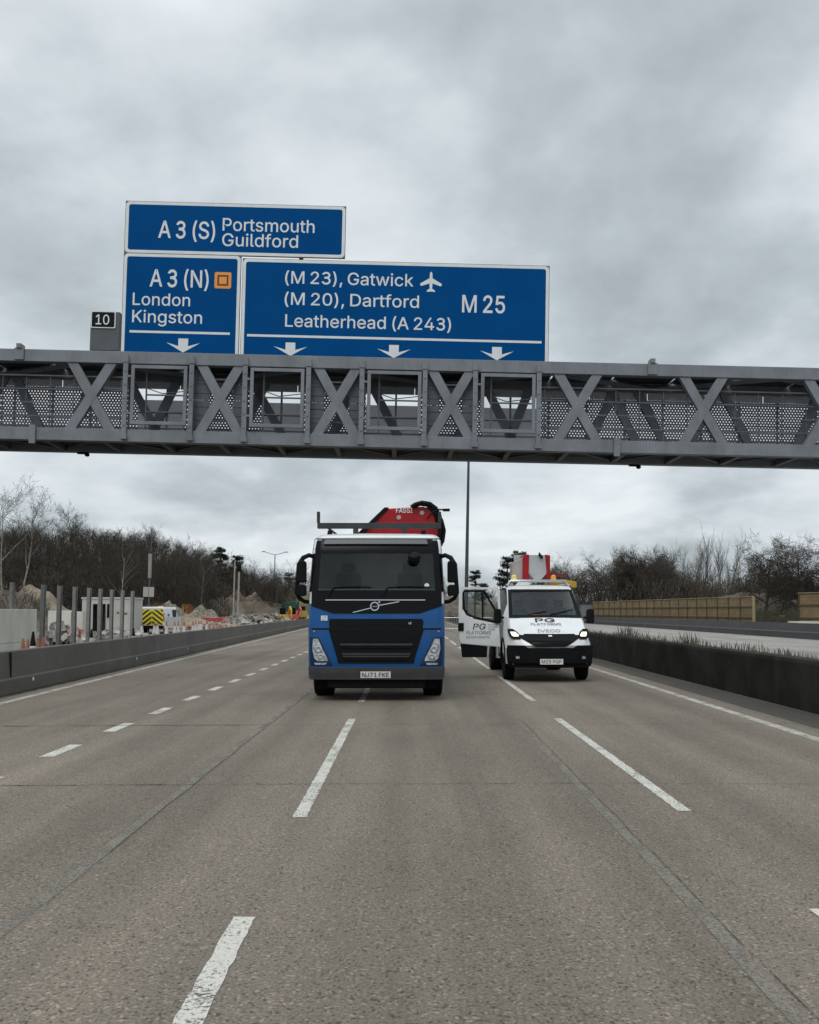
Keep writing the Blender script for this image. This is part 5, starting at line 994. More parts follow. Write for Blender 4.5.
# ------------------------------------------------------------------ lighting masts and site poles
LEAN = (0, ROLL, 0)
def mast(name, label, px, d, h, r0, r1, m=GALV_D, head=None, base=0.0, z0=0.0):
    x = P(px, 611, d).x - math.sin(ROLL) * 1.6; t = thing(name, label, 'mast', (x, d, z0), LEAN)
    MB().tube([(0, 0, 0), (0, 0, h * 0.3), (0, 0, h * 0.7), (0, 0, h)], [r0, r0 + (r1 - r0) * 0.3, r0 + (r1 - r0) * 0.7, r1], 12).build('pole', m, t, smooth=True)
    MB().tube([(0, 0, 0), (0, 0, 0.4)], r0 * 1.6, 12).build('base', m, t, smooth=True)
    if head == 'ring':
        MB().lathe([(0.15, h), (0.9, h + 0.05), (0.95, h + 0.2), (0.5, h + 0.35), (0.15, h + 0.4)], 20).build('lamp_ring', m, t, smooth=True)
    if head == 'twin':
        MB().tube([(-1.9, 0, h + 0.5), (-0.8, 0, h + 0.15), (0, 0, h), (0.8, 0, h + 0.15), (1.9, 0, h + 0.5)], 0.06, 6).build('lamp_arm', m, t)
        for s_ in (-1, 1): MB().box(s_ * 1.7 - 0.3 + s_ * 0.3, s_ * 1.7 + 0.3 + s_ * 0.3, -0.15, 0.15, h + 0.42, h + 0.56).build('lamp_head', m, t, bevel=0.03)
    return t
mast('lighting_mast', 'tall tapering dark lighting mast rising between the truck and the van', 466, 104, 22.6, 0.25, 0.13, mat('mast_grey', (0.05, 0.055, 0.06), 0.5, 0.3), 'ring')
mast('street_lamp', 'slender twin arm street lamp above the worksite, left of the truck', 273.5, 150, 11.5, 0.13, 0.08, GALV, 'twin')
WPOLE = mat('pale_pole', (0.28, 0.27, 0.25), 0.7, var=0.15)
t = mast('site_pole', 'thin pale pole standing in the rubble, the taller left of two before the pines', 233.5, 92, 6.9, 0.09, 0.08, WPOLE); t.location.z = 0
t2 = mast('site_pole', 'dark topped pale pole standing in the rubble left of the street lamp', 238, 86, 6.0, 0.11, 0.10, WPOLE); MB().lathe([(0.14, 5.6), (0.2, 5.7), (0.2, 6.3), (0.08, 6.5)], 10).build('camera_head', S_BLACK, t2, smooth=True)
t3 = mast('camera_mast', 'thin camera mast with white sleeve and two sign plates above the chevron van', 148.5, 66, 6.1, 0.06, 0.05, GALV_D)
MB().tube([(0, 0, 4.2), (0, 0, 6.05)], 0.13, 10).build('white_sleeve', WPOLE, t3, smooth=True); MB().box(-0.42, -0.02, -0.13, -0.08, 2.75, 3.5).box(0.02, 0.40, -0.13, -0.08, 2.75, 3.5).build('sign_plate', mat('plate_back', (0.33, 0.32, 0.29), 0.6), t3)
MB().tube([(0, 0, 6.1), (0.1, 0, 7.6)], 0.035, 6).build('aerial', GALV_D, t3)
mast('site_pole', 'dark topped short pole beside the green cabin near the far bank', 276.5, 128, 5.2, 0.09, 0.08, GALV_D)

# ------------------------------------------------------------------ worksite left of the barrier
X0w = -13.1
YW = 29.7; ww = thing('panel_wall', 'cream concrete panel wall slotted between steel posts at the left edge', 'wall', (X0w, YW, 0))
for k in range(7):
    y1 = YW - 1.42 * 2 * k; y0 = y1 - 2.82
    for z0, z1 in ((0.0, 0.62), (0.63, 1.72)): MB((X0w, YW, 0)).box(X0w + 0.11, X0w + 0.25, y0, y1, z0, z1 + 0.012 * (k % 2)).build('panel', CONC_W, ww, bevel=0.012)
ORD = ('leftmost', 'second', 'third', 'fourth', 'fifth', 'sixth', 'seventh', 'eighth', 'rightmost')
HP = mat('galvanised_post', (0.24, 0.235, 0.225), 0.7, 0.15, var=0.2, vscale=2)
for i, d in enumerate((28.3, 32.3, 33.75, 35.2, 36.7, 38.0, 39.4, 40.8, 42.2)):
    t = thing('steel_post', ('leftmost steel post, rising behind the cream panel wall' if i == 0 else '%s of nine steel posts behind the concrete barrier%s' % (ORD[i] + ('' if i == 8 else ' from left'), ', ending the cream wall' if i == 1 else '')), 'post', (X0w, d - (1.6 if i else 0), 0), (R(random.Random(i).uniform(-0.5, 0.5)), ROLL * 0.6, 0), 'steel posts of the unfinished noise wall')
    w_ = 0.036 if i == 0 else 0.06
    MB().box(-w_, w_, -0.1, -0.075, 0, 2.6).box(-w_, w_, 0.075, 0.1, 0, 2.6).build('flange', HP, t); MB().box(-0.012, 0.012, -0.075, 0.075, 0, 2.6).build('web', HP, t)
    MB().box(-0.2, 0.2, -0.2, 0.2, -0.02, 0.14).build('footing', CONC, t)
# cream block row and rubbish behind the posts
mb = MB((-19, 46, 0)); rr = random.Random(2)
for k in range(3): mb.box(-19.3 + k * 0.62, -18.72 + k * 0.62, 46, 46.6, 0, 1.66 + rr.uniform(-0.03, 0.03))
wl = thing('block_stack', 'row of pale concrete blocks beyond the posts, left of the site cabin', 'blocks', (-19, 46, 0)); mb.build('blocks', CONC_W, wl)
wl.rotation_euler = (0, 0, R(4))
# site cabin
cbx = P(82, 611, 60).x; cbx1 = P(141, 611, 60).x
cbx1 = P(131, 611, 60).x
ca = thing('site_cabin', 'cream steel site cabin with an open doorway behind the steel posts', 'cabin', (cbx, 60, 0)); W_ = cbx1 - cbx
CREAM = mat('cabin_cream', (0.50, 0.49, 0.44), 0.6, var=0.06, vscale=1, dirt=((0.3, 0.28, 0.24), 1.2, (1, 1, 0.3), 0.5))
wa = MB(); wa.box(0, 0.75, 0, 0.06, 0.1, 2.5); wa.box(1.65, W_, 0, 0.06, 0.1, 2.5); wa.box(0.75, 1.65, 0, 0.06, 2.15, 2.5)
wa.box(0, 0.06, 0.063, 2.6, 0.1, 2.5); wa.box(W_ - 0.06, W_, 0.063, 2.6, 0.1, 2.5); wa.box(0.06, W_ - 0.06, 2.54, 2.6, 0.1, 2.5); wa.build('wall', CREAM, ca)
MB().box(-0.05, W_ + 0.05, -0.05, 2.65, 2.503, 2.62).build('roof', CREAM, ca); MB().box(0.06, W_ - 0.06, 0.1, 2.5, 0.0, 0.12).build('floor', PLAS, ca)
MB().box(1.75, 2.15, -0.03, 0.0 - 0.002, 1.2, 2.15).build('window', S_BLACK, ca); MB().box(1.28, 1.36, -0.55, 0.0, 0.15, 2.1).build('door', CREAM, ca)
mb = MB()
for x in (2.3, 2.75, 3.2): mb.box(x, x + 0.05, -0.02, -0.002, 0.12, 2.48)
mb.build('panel_rib', CREAM, ca)
mb = MB(); mb.box(2.42, 2.6, -0.01, -0.003, 1.45, 1.6); mb.box(2.85, 3.15, -0.01, -0.003, 1.4, 1.55); mb.build('notice', INK2, ca)
# white utility van seen from behind, chevrons on its doors
vx = P(152, 611, 64).x; uv = thing('utility_van', 'white works van seen from behind with yellow chevron rear doors', 'van', (vx, 64, 0))
hw = 0.93
def usec(y, w_, z1): return [(-w_, y, 0.35), (-w_, y, 1.2), (-w_ * 0.93, y, z1 - 0.15), (-w_ * 0.85, y, z1), (w_ * 0.85, y, z1), (w_ * 0.93, y, z1 - 0.15), (w_, y, 1.2), (w_, y, 0.35)]
ss = [usec(0, hw, 1.93), usec(0.1, hw + 0.02, 1.97), usec(3.4, hw + 0.02, 1.97), usec(4.1, hw, 1.3), usec(4.8, hw * 0.95, 1.0)]; n = 8
MB().add([p for s_ in ss for p in s_], [(j * n + k, (j + 1) * n + k, (j + 1) * n + (k + 1) % n, j * n + (k + 1) % n) for j in range(4) for k in range(n)] + [tuple(range(8)), tuple(range(32, 40))[::-1]]).build('body', WHITE, uv, bevel=0.03)
cp = MB(); yl_ = -0.006
cp.add([(-0.86, yl_, 0.62), (0.86, yl_, 0.62), (0.84, yl_, 1.78), (-0.84, yl_, 1.78)], [(0, 1, 2, 3)]); cp.build('rear_door', mat('chevron_yellow', (0.68, 0.62, 0.03), 0.5), uv)
ch = MB()
for k in range(-3, 4):
    for sg in (-1, 1):
        z = 1.12 + k * 0.36; pts_ = []
        for (x, zz_) in ((0.02, z), (0.02, z + 0.18), (0.82, z - 0.45), (0.82, z - 0.63)):
            pts_.append((x, zz_))
        cl2 = []
        for j in range(4):          # clip to the door
            (xa, za), (xb, zb2) = pts_[j], pts_[(j + 1) % 4]
            for t_ in [q / 12 for q in range(12)]: cl2.append((xa + (xb - xa) * t_, min(1.77, max(0.63, za + (zb2 - za) * t_))))
        if max(z_ for _, z_ in cl2) - min(z_ for _, z_ in cl2) < 0.05: continue
        ch.add([(sg * x, yl_ - 0.004, z_) for x, z_ in cl2], [tuple(range(len(cl2)))[::sg]])
ch.build('chevrons', mat('chevron_dark', (0.06, 0.025, 0.015), 0.6), uv)
MB().box(-0.9, 0.9, -0.12, -0.01, 0.35, 0.58).build('bumper', PLAS, uv)
MB().prism_x([(2.2, 1.2), (3.2, 1.2), (3.2, 1.75), (2.2, 1.75)], hw + 0.0, hw + 0.03).build('side_window', GLOSSB, uv)
MB().prism_x([(0.8, 1.25), (1.3, 1.25), (1.3, 1.45), (0.8, 1.45)], hw + 0.022, hw + 0.026).build('logo', mat('logo_blue', (0.05, 0.15, 0.35), 0.5), uv)
for sg in (-1, 1):
    for y in (0.9, 3.9): wheel(uv, sg * 0.8, y, 0.33, 0.22, PLAS_G, sg)
    MB().box(sg * 0.86, sg * 0.93, -0.03, -0.004, 0.9, 1.5).build('tail_lamp', mat('tail_red', (0.4, 0.02, 0.02), 0.3), uv)
MB().box(-0.18, 0.18, 2.0, 2.3, 1.973, 2.05).build('light_bar', AMBER, uv)

# traffic cones
ORG = mat('cone_orange', (0.30, 0.10, 0.055), 0.6, var=0.2, vscale=3); CWH = mat('cone_white', (0.55, 0.54, 0.50), 0.5, var=0.08)
def make_cone(label, loc, h, cap, group):
    t = thing('traffic_cone', label, 'cone', loc, (0, 0, 0), group); s_ = h / 0.9; L_ = lambda pr: [(r * s_, z * s_) for r, z in pr]
    MB().box(-0.21 * s_, 0.21 * s_, -0.21 * s_, 0.21 * s_, 0, 0.05 * s_).build('base', PLAS, t, bevel=0.01)
    MB().lathe(L_([(0.155, 0.05), (0.066, 0.58)]), 16).build('sleeve', CWH, t, smooth=True); MB().lathe(L_([(0.0655, 0.581), (0.025, 0.88), (0.02, 0.9)]), 16).build('cone_tip', S_BLACK if cap else ORG, t, smooth=True)
    return t
GA = 'cones by the cream wall'
cone0 = None
for px, topy, h, cap, lab in ((23.7, 638.5, 0.85, 0, 'orange tipped cone by the cream wall, leftmost of the group of five'), (28.5, 639, 0.85, 0, 'orange tipped cone second from left in the group of five by the cream wall'),
                              (33.6, 631.5, 1.1, 1, 'tallest cone with a black top in the group by the cream wall'), (38.7, 639, 0.85, 0, 'orange tipped cone just right of the tall black topped cone'), (44, 636, 0.9, 0, 'rightmost cone of the five by the cream wall, under the steel post'),
                              (80, 629, 0.95, 0, 'orange and white cone with a red board on it, between the posts'), (92, 629, 0.95, 1, 'white sleeved dark topped cone before the cabin doorway'), (133.8, 628, 0.95, 1, 'white sleeved dark topped cone left of the chevron van')):
    # far enough back that its height fits
    d = (H0 - h) * F / max(4, topy - HZ); d = min(62, d); x = P(px, 611, d).x
    make_cone(lab, (x, d, 0), h, cap, GA if px < 50 else 'cones before the cabin')
t = thing('barrier_board', 'red and white plastic barrier board laid across the cone', 'board', (P(79, 611, 36).x, 36, 0)); MB().box(-0.45, 0.35, -0.02, 0.02, 0.72, 0.9).build('plank', mat('board_red', (0.42, 0.09, 0.07), 0.6, vscale=5, col2=(0.55, 0.5, 0.48)), t); MB().box(-0.03, 0.03, -0.02, 0.02, 0.0, 0.717).build('leg', mat('board_red', (0.42, 0.09, 0.07)), t)
names = ('first', 'second', 'third', 'fourth', 'fifth', 'sixth', 'seventh', 'eighth')
for i, px in enumerate((142, 153.8, 157.6, 166, 175, 177.6, 184.3)):
    x = P(px, 611, 60.5).x; make_cone('white cone in front of the chevron van, %s from left in the row' % names[i], (x, 60.5 + 0.2 * (i % 2), 0), 0.95, 0, 'row of cones in front of the chevron van')
rr = random.Random(11); far = make_cone('small white and orange cone, one of many along the far worksite edge', (P(193, 611, 66).x, 66, 0), 0.9, 0, 'far cones along the worksite edge')
for i in range(34):
    px = 196 + 110 * (i / 34) + rr.uniform(-2, 2); d = 66 + (px - 193) * 0.50 + rr.uniform(-2, 6)
    dup(far, (P(px, 611, d).x, d, 0), (0, 0, rr.uniform(0, 3)))

# red and white plastic road barriers along the far edge of the worksite
PB = {}
for nm, col in (('red', (0.36, 0.06, 0.05)), ('white', (0.50, 0.47, 0.43)), ('green', (0.03, 0.13, 0.09)), ('orange', (0.45, 0.16, 0.03))):
    m_ = mat('plastic_' + nm, col, 0.55, var=0.15, vscale=2); t = thing('plastic_barrier', nm + ' plastic road barrier, one of its colour in the broken row along the far worksite', 'barrier', (0, 0, 0), (0, 0, 0), nm + ' barriers in the far worksite')
    MB().prism_x([(-0.25, 0), (0.25, 0), (0.2, 0.25), (0.09, 0.35), (0.07, 1.0), (-0.07, 1.0), (-0.09, 0.35), (-0.2, 0.25)], -0.75, 0.75).build('shell', m_, t, bevel=0.02); MB().box(-0.5, 0.5, -0.26, -0.2, 0.06, 0.14).build('foot_slot', PLAS, t); PB[nm] = [t, 0]
rr = random.Random(33)
for i in range(36):
    nm = ('red', 'white', 'red', 'white', 'orange', 'white', 'red', 'green')[i % 8]; px = 208 + 98 * i / 36 + rr.uniform(-1.5, 1.5); d = 84 + (px - 208) * 0.5 + rr.uniform(-1, 7); p_, r_ = (P(px, 611, d).x, d, 0), (0, 0, rr.uniform(-0.5, 0.9))
    if not PB[nm][1]: PB[nm][1] = 1; PB[nm][0].location = p_; PB[nm][0].rotation_euler = r_
    else: dup(PB[nm][0], p_, r_)
# earth banks and heaps
def heap(name, label, px, d, w_, dep, h, m, seed, cat='earth heap', rough=0.3, struct=False, z0=-0.05, sharp=1.5):
    x = P(px, 611, d).x; mb = MB(); nx, ny = 44, 26; vs = []
    for j in range(ny + 1):
        for i in range(nx + 1):
            u, v = i / nx * 2 - 1, j / ny * 2 - 1; r = math.sqrt(u * u + v * v)
            f = max(0, 1 - r) ** (1 / sharp) if r < 1 else 0
            q = Vector((u * w_ * 0.35, v * dep * 0.35, seed)); zn = mnoise.fractal(q, 1.0, 2.0, 5) * rough
            vs.append((u * w_ / 2, v * dep / 2, h * f * (1 + zn) + (zn * 0.3 * min(1, f * 4))))
    mb.add(vs, [(j * (nx + 1) + i, j * (nx + 1) + i + 1, (j + 1) * (nx + 1) + i + 1, (j + 1) * (nx + 1) + i) for j in range(ny) for i in range(nx)])
    o = mb.build(name, m, smooth=True); o.location = (x, d, z0)
    return kind(o, 'structure') if struct else tag(o, label, cat)
RUBM = mat('broken_rubble', (0.075, 0.064, 0.05), 0.95, vscale=2.2, col2=(0.26, 0.23, 0.185), bump=0.9, bscale=6); SPOIL = mat('pale_spoil', (0.13, 0.10, 0.072), 0.95, vscale=0.7, col2=(0.30, 0.245, 0.185), bump=0.8, bscale=4)
DARKB = mat('bank_soil', (0.055, 0.046, 0.035), 0.95, vscale=0.7, col2=(0.15, 0.125, 0.095), bump=0.8, bscale=3)
sheet('work_ground', TAN, [(P(150, 611, 70).x, 70), (P(330, 611, 70).x - 5.5, 70), (-13.5, 150), (-48, 150)], -0.012)
heap('spoil_heap', 'broad pale spoil heap beneath the birches, above the cream wall', 32, 75, 11.5, 9, 3.9, SPOIL, 1.3, rough=0.16, sharp=1.1)
heap('spoil_heap', 'brown scrub covered mound beside the pale heap at the left edge', 2, 70, 11, 8, 3.4, DARKB, 4.1)
heap('earth_bank', 'low dark earth bank behind the site cabin', 118, 95, 16, 8, 2.2, DARKB, 5.4, 'bank')
heap('spoil_heap', 'grey brown spoil heap behind the roof of the chevron van', 170, 92, 5.5, 5, 2.6, RUBM, 2.2)
heap('spoil_heap', 'rounded grey heap right of the orange skip', 203, 98, 5.0, 5, 2.4, RUBM, 7.7)
heap('earth_bank', 'large brown earth bank with a scooped face behind the rubble', 240, 120, 16, 12, 4.2, mat('brown_bank', (0.06, 0.048, 0.035), 0.95, vscale=0.6, col2=(0.15, 0.12, 0.088), bump=0.9, bscale=3), 9.1, 'bank', 0.22, sharp=2.0)
heap('earth_bank', 'grassy olive bank beyond the worksite, left of the truck mirror', 282, 165, 26, 14, 6.0, mat('olive_bank', (0.075, 0.07, 0.035), 0.95, vscale=0.4, col2=(0.14, 0.125, 0.07), bump=0.5, bscale=3), 3.9, 'bank', 0.15, sharp=2.2)
heap('earth_bank', 'dark embankment across the road end between the truck and the van door', 462, 150, 22, 16, 4.6, DARKB, 6.6, 'bank', 0.12, sharp=2.4)
heap('spoil_heap', 'low tan heap in front of the orange skip', 190, 82, 6.0, 5, 1.3, SPOIL, 8.3)
def rubble(label, px, d, w_, dep, h, n, seed, cols):
    rr = random.Random(seed); x = P(px, 611, d).x; mb = MB()
    for i in range(n):
        s_ = rr.uniform(0.08, 0.34); c = Vector((rr.gauss(0, w_ / 4), rr.gauss(0, dep / 4), 0)); r = math.hypot(c.x / w_, c.y / dep) * 2; c.z = max(0.02, h * (1 - r) * rr.uniform(0.3, 1))
        M_ = Matrix.Translation(c) @ Matrix.Rotation(rr.uniform(0, 6), 4, Vector((rr.random(), rr.random(), rr.random() + 0.1)).normalized()); mb.box(-s_, s_, -s_ * rr.uniform(0.4, 1), s_ * 0.8, -s_ * 0.6, s_ * rr.uniform(0.3, 0.8), M_)
    o = mb.build('rubble', cols); o.location = (x, d, 0); kind(o, 'stuff'); o['label'] = label; return o
WHR = mat('white_rubble', (0.12, 0.11, 0.10), 0.9, vscale=1.1, col2=(0.40, 0.38, 0.345)); REDR = mat('red_rubble', (0.17, 0.085, 0.06), 0.9, vscale=0.8, col2=(0.40, 0.30, 0.25))
for i, (px, d, w_, h, m_) in enumerate(((62, 44, 2.6, 1.2, WHR), (72, 52, 3, 1.0, RUBM), (118, 52, 4, 0.45, WHR), (205, 88, 5, 0.8, WHR), (222, 92, 6, 0.9, REDR), (246, 96, 8, 1.5, WHR), (258, 104, 8, 1.4, RUBM), (272, 108, 8, 1.3, WHR), (214, 78, 8, 0.5, REDR), (236, 82, 4, 1.5, WHR), (290, 120, 9, 1.2, REDR))):
    rubble('heap of broken rubble and debris in the worksite', px, d, w_, w_ * 0.7, h, 150, i + 20, m_)
# orange skip, teal tent, small plant, people-sized equipment
sx = P(181.5, 611, 104).x; sk = thing('skip', 'orange and yellow steel skip on the dirt behind the chevron van', 'skip', (sx, 104, 0.0)); wS = P(193, 611, 104).x - sx
MB().prism([(0.1, 0.9), (0.0, 2.5), (0.42, 2.5), (0.42, 0.9)], 0, 1.8).build('end_panel', YEL, sk); MB().prism([(0.43, 0.9), (0.43, 2.5), (wS, 2.5), (wS - 0.15, 0.9)], 0, 1.7).build('side_panel', mat('skip_orange', (0.36, 0.16, 0.045), 0.7, var=0.25, vscale=2), sk); MB().box(0.1, wS - 0.1, 0.1, 1.6, 0.0, 0.897).build('base', SPOIL, sk)
TEAL = mat('teal_sheet', (0.015, 0.16, 0.13), 0.6, var=0.2, vscale=1)
tx = P(276, 611, 124).x; tt = thing('site_shelter', 'teal sheeted site shelter beyond the rubble, left of the truck', 'shelter', (tx, 124, 0)); MB().prism([(-0.5, 0.0), (-0.6, 2.3), (-0.1, 2.7), (0.7, 2.6), (0.9, 0.0)], 0, 2.5).build('cabin', TEAL, tt, bevel=0.1); MB().prism([(0.9, 0.0), (0.9, 2.9), (2.5, 3.1), (3.7, 1.8), (3.9, 0.0)], 0.8, 3.5).build('cover', mat('teal_dark', (0.012, 0.075, 0.06), 0.7), tt, bevel=0.1)
for px, d, cols, lab in ((284, 112, (0.55, 0.33, 0.02), 'small yellow excavator among the rubble by the teal shelter'), (294, 116, (0.5, 0.08, 0.09), 'small red dumper parked beside the yellow excavator'), (301, 119, (0.5, 0.38, 0.08), 'pale yellow dumper at the far end of the worksite next to the truck')):
    x = P(px, 611, d).x; t = thing('excavator' if 'excav' in lab else 'dumper', lab, 'machine', (x, d, 0), (0, 0, 0.2)); m_ = mat('machine_%d' % px, cols, 0.5, var=0.2, vscale=3)
    for s_ in (-1, 1): MB().prism_x([(-0.9, 0.1), (-0.75, 0.0), (0.75, 0.0), (0.9, 0.1), (0.9, 0.4), (0.75, 0.5), (-0.75, 0.5), (-0.9, 0.4)], s_ * 0.35, s_ * 0.7).build('track', PLAS, t)
    if 'excav' in lab:
        MB().box(-0.65, 0.65, -0.7, 0.7, 0.55, 1.2).build('body', m_, t, bevel=0.08); MB().box(-0.55, 0.2, -0.6, 0.4, 1.2, 2.1).build('cab', GLOSSB, t, bevel=0.08); MB().tube([(0.45, -0.5, 1.1), (0.7, -1.3, 2.2), (0.8, -2.3, 1.8), (0.8, -2.5, 0.7)], [0.14, 0.13, 0.11, 0.08], 6).build('boom', m_, t)
    else:
        MB().prism_x([(-1.3, 0.8), (-1.5, 1.7), (0.1, 1.5), (0.0, 0.7)], -0.8, 0.8).build('tipping_body', m_, t, bevel=0.05); MB().box(-0.6, 0.6, 0.1, 1.2, 0.55, 1.3).build('body', m_, t, bevel=0.06); MB().box(-0.6, 0.6, 0.2, 0.28, 1.3, 2.3).build('roll_bar', PLAS, t)

# ------------------------------------------------------------------ woods
HILLM = mat('hill_leaf_litter', (0.016, 0.013, 0.01), 0.95, vscale=0.12, col2=(0.038, 0.03, 0.02))
def hill_z(x, y):
    """wooded hill rising on the left"""
    u = max(0, min(1, (-x - 14 - 0.06 * (y - 100)) / 38)); v = max(0, min(1, (y - 88) / 75)); s_ = lambda t: t * t * (3 - 2 * t)
    return 11.2 * s_(u) * s_(v) * (1 - 0.25 * s_(max(0, min(1, (-x - 75) / 60))))
mb = MB(); nx, ny = 60, 50; vs = []
for j in range(ny + 1):
    for i in range(nx + 1):
        x = -240 + 232 * i / nx; y = 88 + 260 * j / ny; vs.append((x, y, hill_z(x, y) - 0.06 + 0.3 * mnoise.noise(Vector((x * 0.1, y * 0.1, 0))) * min(1, hill_z(x, y))))
mb.add(vs, [(j * (nx + 1) + i, j * (nx + 1) + i + 1, (j + 1) * (nx + 1) + i + 1, (j + 1) * (nx + 1) + i) for j in range(ny) for i in range(nx)])
kind(mb.build('hill', HILLM, smooth=True), 'structure')

BARK = mat('bark', (0.026, 0.022, 0.018), 0.95, vscale=2, col2=(0.05, 0.042, 0.034)); TWIG = mat('twigs', (0.030, 0.024, 0.017), 0.95, vscale=0.6, col2=(0.058, 0.045, 0.031)); TWIGR = mat('russet_twigs', (0.028, 0.021, 0.015), 0.95, vscale=0.5, col2=(0.054, 0.040, 0.027))
BIRCH = mat('birch_bark', (0.16, 0.145, 0.13), 0.9, vscale=3, col2=(0.36, 0.34, 0.31)); NEEDLE = mat('pine_needles', (0.010, 0.016, 0.009), 0.9, vscale=0.8, col2=(0.028, 0.038, 0.020)); PBARK = mat('pine_bark', (0.05, 0.03, 0.02), 0.9, var=0.3)
def beyond_fence(x, d): return d > 116 or x > 27.8 - 3.7 * (d - 69) / 43 + 2.5
def bare_tree(name, label, seed, h, spread, bole, up, levels, nb, bark, twig, r0=None, lean=0.0, tw_r=0.016):
    """trunk splits into limbs, limbs into branches, branches into twigs"""
    rr = random.Random(seed); T = MB(); W = MB(); r0 = r0 or h * 0.02
    def grow(p, d, ln, r, lev):
        n_ = 4 if lev < 2 else 3; pts = [p]; q = p.copy(); dd = d.copy()
        for k in range(n_):
            dd = (dd + Vector((rr.gauss(0, 1), rr.gauss(0, 1), rr.gauss(0, 0.6) + up)) * (0.10 + 0.05 * lev)).normalized(); q = q + dd * ln / n_; pts.append(q.copy())
        rs = [max(tw_r * 0.6, r * (1 - 0.72 * k / n_)) for k in range(n_ + 1)]
        (T if lev < 2 else W).tube(pts, rs, 6 if lev == 0 else (4 if lev == 1 else 3))
        if lev >= levels: return
        cnt = nb[lev]
        for k in range(cnt):
            t = (bole + (1 - bole) * (k + rr.random()) / cnt) if lev == 0 else (0.15 + 0.85 * (k + rr.random()) / cnt)
            i = min(n_ - 1, int(t * n_)); b = pts[i].lerp(pts[i + 1], t * n_ - i); bd = (pts[i + 1] - pts[i]).normalized()
            a = rr.uniform(0, 6.283); side = bd.orthogonal().normalized(); side = Matrix.Rotation(a, 3, bd) @ side
            nd_ = (bd * (1 - spread * (1.0 if lev else 1 - 0.3 * t)) + side * spread).normalized()
            grow(b, nd_, ln * (rr.uniform(0.42, 0.62) if lev else rr.uniform(0.36, 0.52) * (1.25 - 0.5 * t)), max(tw_r, rs[i] * 0.5), lev + 1)
    grow(Vector((0, 0, 0)), Vector((lean, 0, 1)).normalized(), h, r0, 0)
    t = thing(name, label, 'tree'); T.build('trunk', bark, t, smooth=True); W.build('crown', twig, t); return t
def pine(label, seed, h, w_):
    rr = random.Random(seed); t = thing('pine_tree', label, 'tree'); T = MB(); T.tube([(0, 0, 0), (0.1, 0, h * 0.4), (-0.1, 0.1, h * 0.75), (0, 0, h * 0.97)], [h * 0.022, h * 0.018, h * 0.012, 0.04], 7)
    W = MB()
    for k in range(34):
        f = rr.random() ** 0.8; z = h * (0.42 + 0.57 * f); rad = w_ * (1.05 - 0.75 * f) * rr.uniform(0.25, 1); a = rr.uniform(0, 6.28); c = Vector((rad * math.cos(a), rad * math.sin(a), z))
        T.tube([(0, 0, z - rad * 0.3), c], [0.07, 0.03], 4); sz = rr.uniform(0.5, 1.0) * w_ * 0.36
        for j in range(120):
            o = Vector((rr.gauss(0, 1), rr.gauss(0, 1), rr.gauss(0, 0.55))); o = o.normalized() * (rr.random() ** 0.45) * sz; o.z *= 0.6
            u = Vector((rr.gauss(0, 1), rr.gauss(0, 1), rr.gauss(0, 1) + 0.4)).normalized() * rr.uniform(0.15, 0.32); v = u.orthogonal().normalized() * rr.uniform(0.04, 0.10); p = c + o
            W.add([p - v, p + v, p + u + v * 0.5, p + u - v * 0.5], [(0, 1, 2, 3)])
    T.build('trunk', PBARK, t, smooth=True); W.build('crown', NEEDLE, t); return t
HIDE = (0, -400, -60)
proto = [bare_tree('bare_tree', 'p', 1, 11, 0.52, 0.28, 0.25, 4, (11, 6, 5, 4), BARK, TWIG), bare_tree('bare_tree', 'p', 2, 10, 0.62, 0.22, 0.1, 4, (11, 6, 5, 4), BARK, TWIGR),
         bare_tree('bare_tree', 'p', 3, 12, 0.45, 0.3, 0.35, 4, (12, 6, 5, 4), BARK, TWIG), bare_tree('bare_tree', 'p', 4, 8.5, 0.6, 0.12, 0.2, 4, (12, 7, 5, 4), BARK, TWIGR)]
oak = [bare_tree('oak_tree', 'p', 21, 11, 0.72, 0.26, 0.02, 4, (13, 9, 7, 5), BARK, TWIG, 0.30, 0, 0.021), bare_tree('oak_tree', 'p', 22, 11, 0.70, 0.24, 0.06, 4, (13, 9, 7, 5), BARK, TWIG, 0.30, 0, 0.021)]
poplar = bare_tree('poplar_tree', 'p', 31, 13, 0.10, 0.12, 0.9, 3, (13, 5, 3), BARK, TWIG, 0.11)
birch = [bare_tree('birch_tree', 'p', 41, 11, 0.42, 0.35, 0.15, 4, (10, 6, 5, 3), BIRCH, TWIG, 0.13, 0.12, 0.012), bare_tree('birch_tree', 'p', 42, 11, 0.45, 0.35, 0.1, 4, (9, 6, 5, 3), BIRCH, TWIG, 0.12, -0.08, 0.012)]
used = set()
def plant(p, px, d, zb_, label, hpx=None, group=None, scale=1.0, rot=None, x=None, rnd_=random.Random(77)):
    xx = P(px, 611, d).x if x is None else x; r_ = (0, 0, rnd_.uniform(0, 6.28) if rot is None else rot)
    if p.name not in used:
        used.add(p.name); p.location = (xx, d, zb_); p.rotation_euler = r_; p.scale = (scale,) * 3; p['label'] = label
        if group: p['group'] = group
        return p
    return dup(p, (xx, d, zb_), r_, label, scale, group)
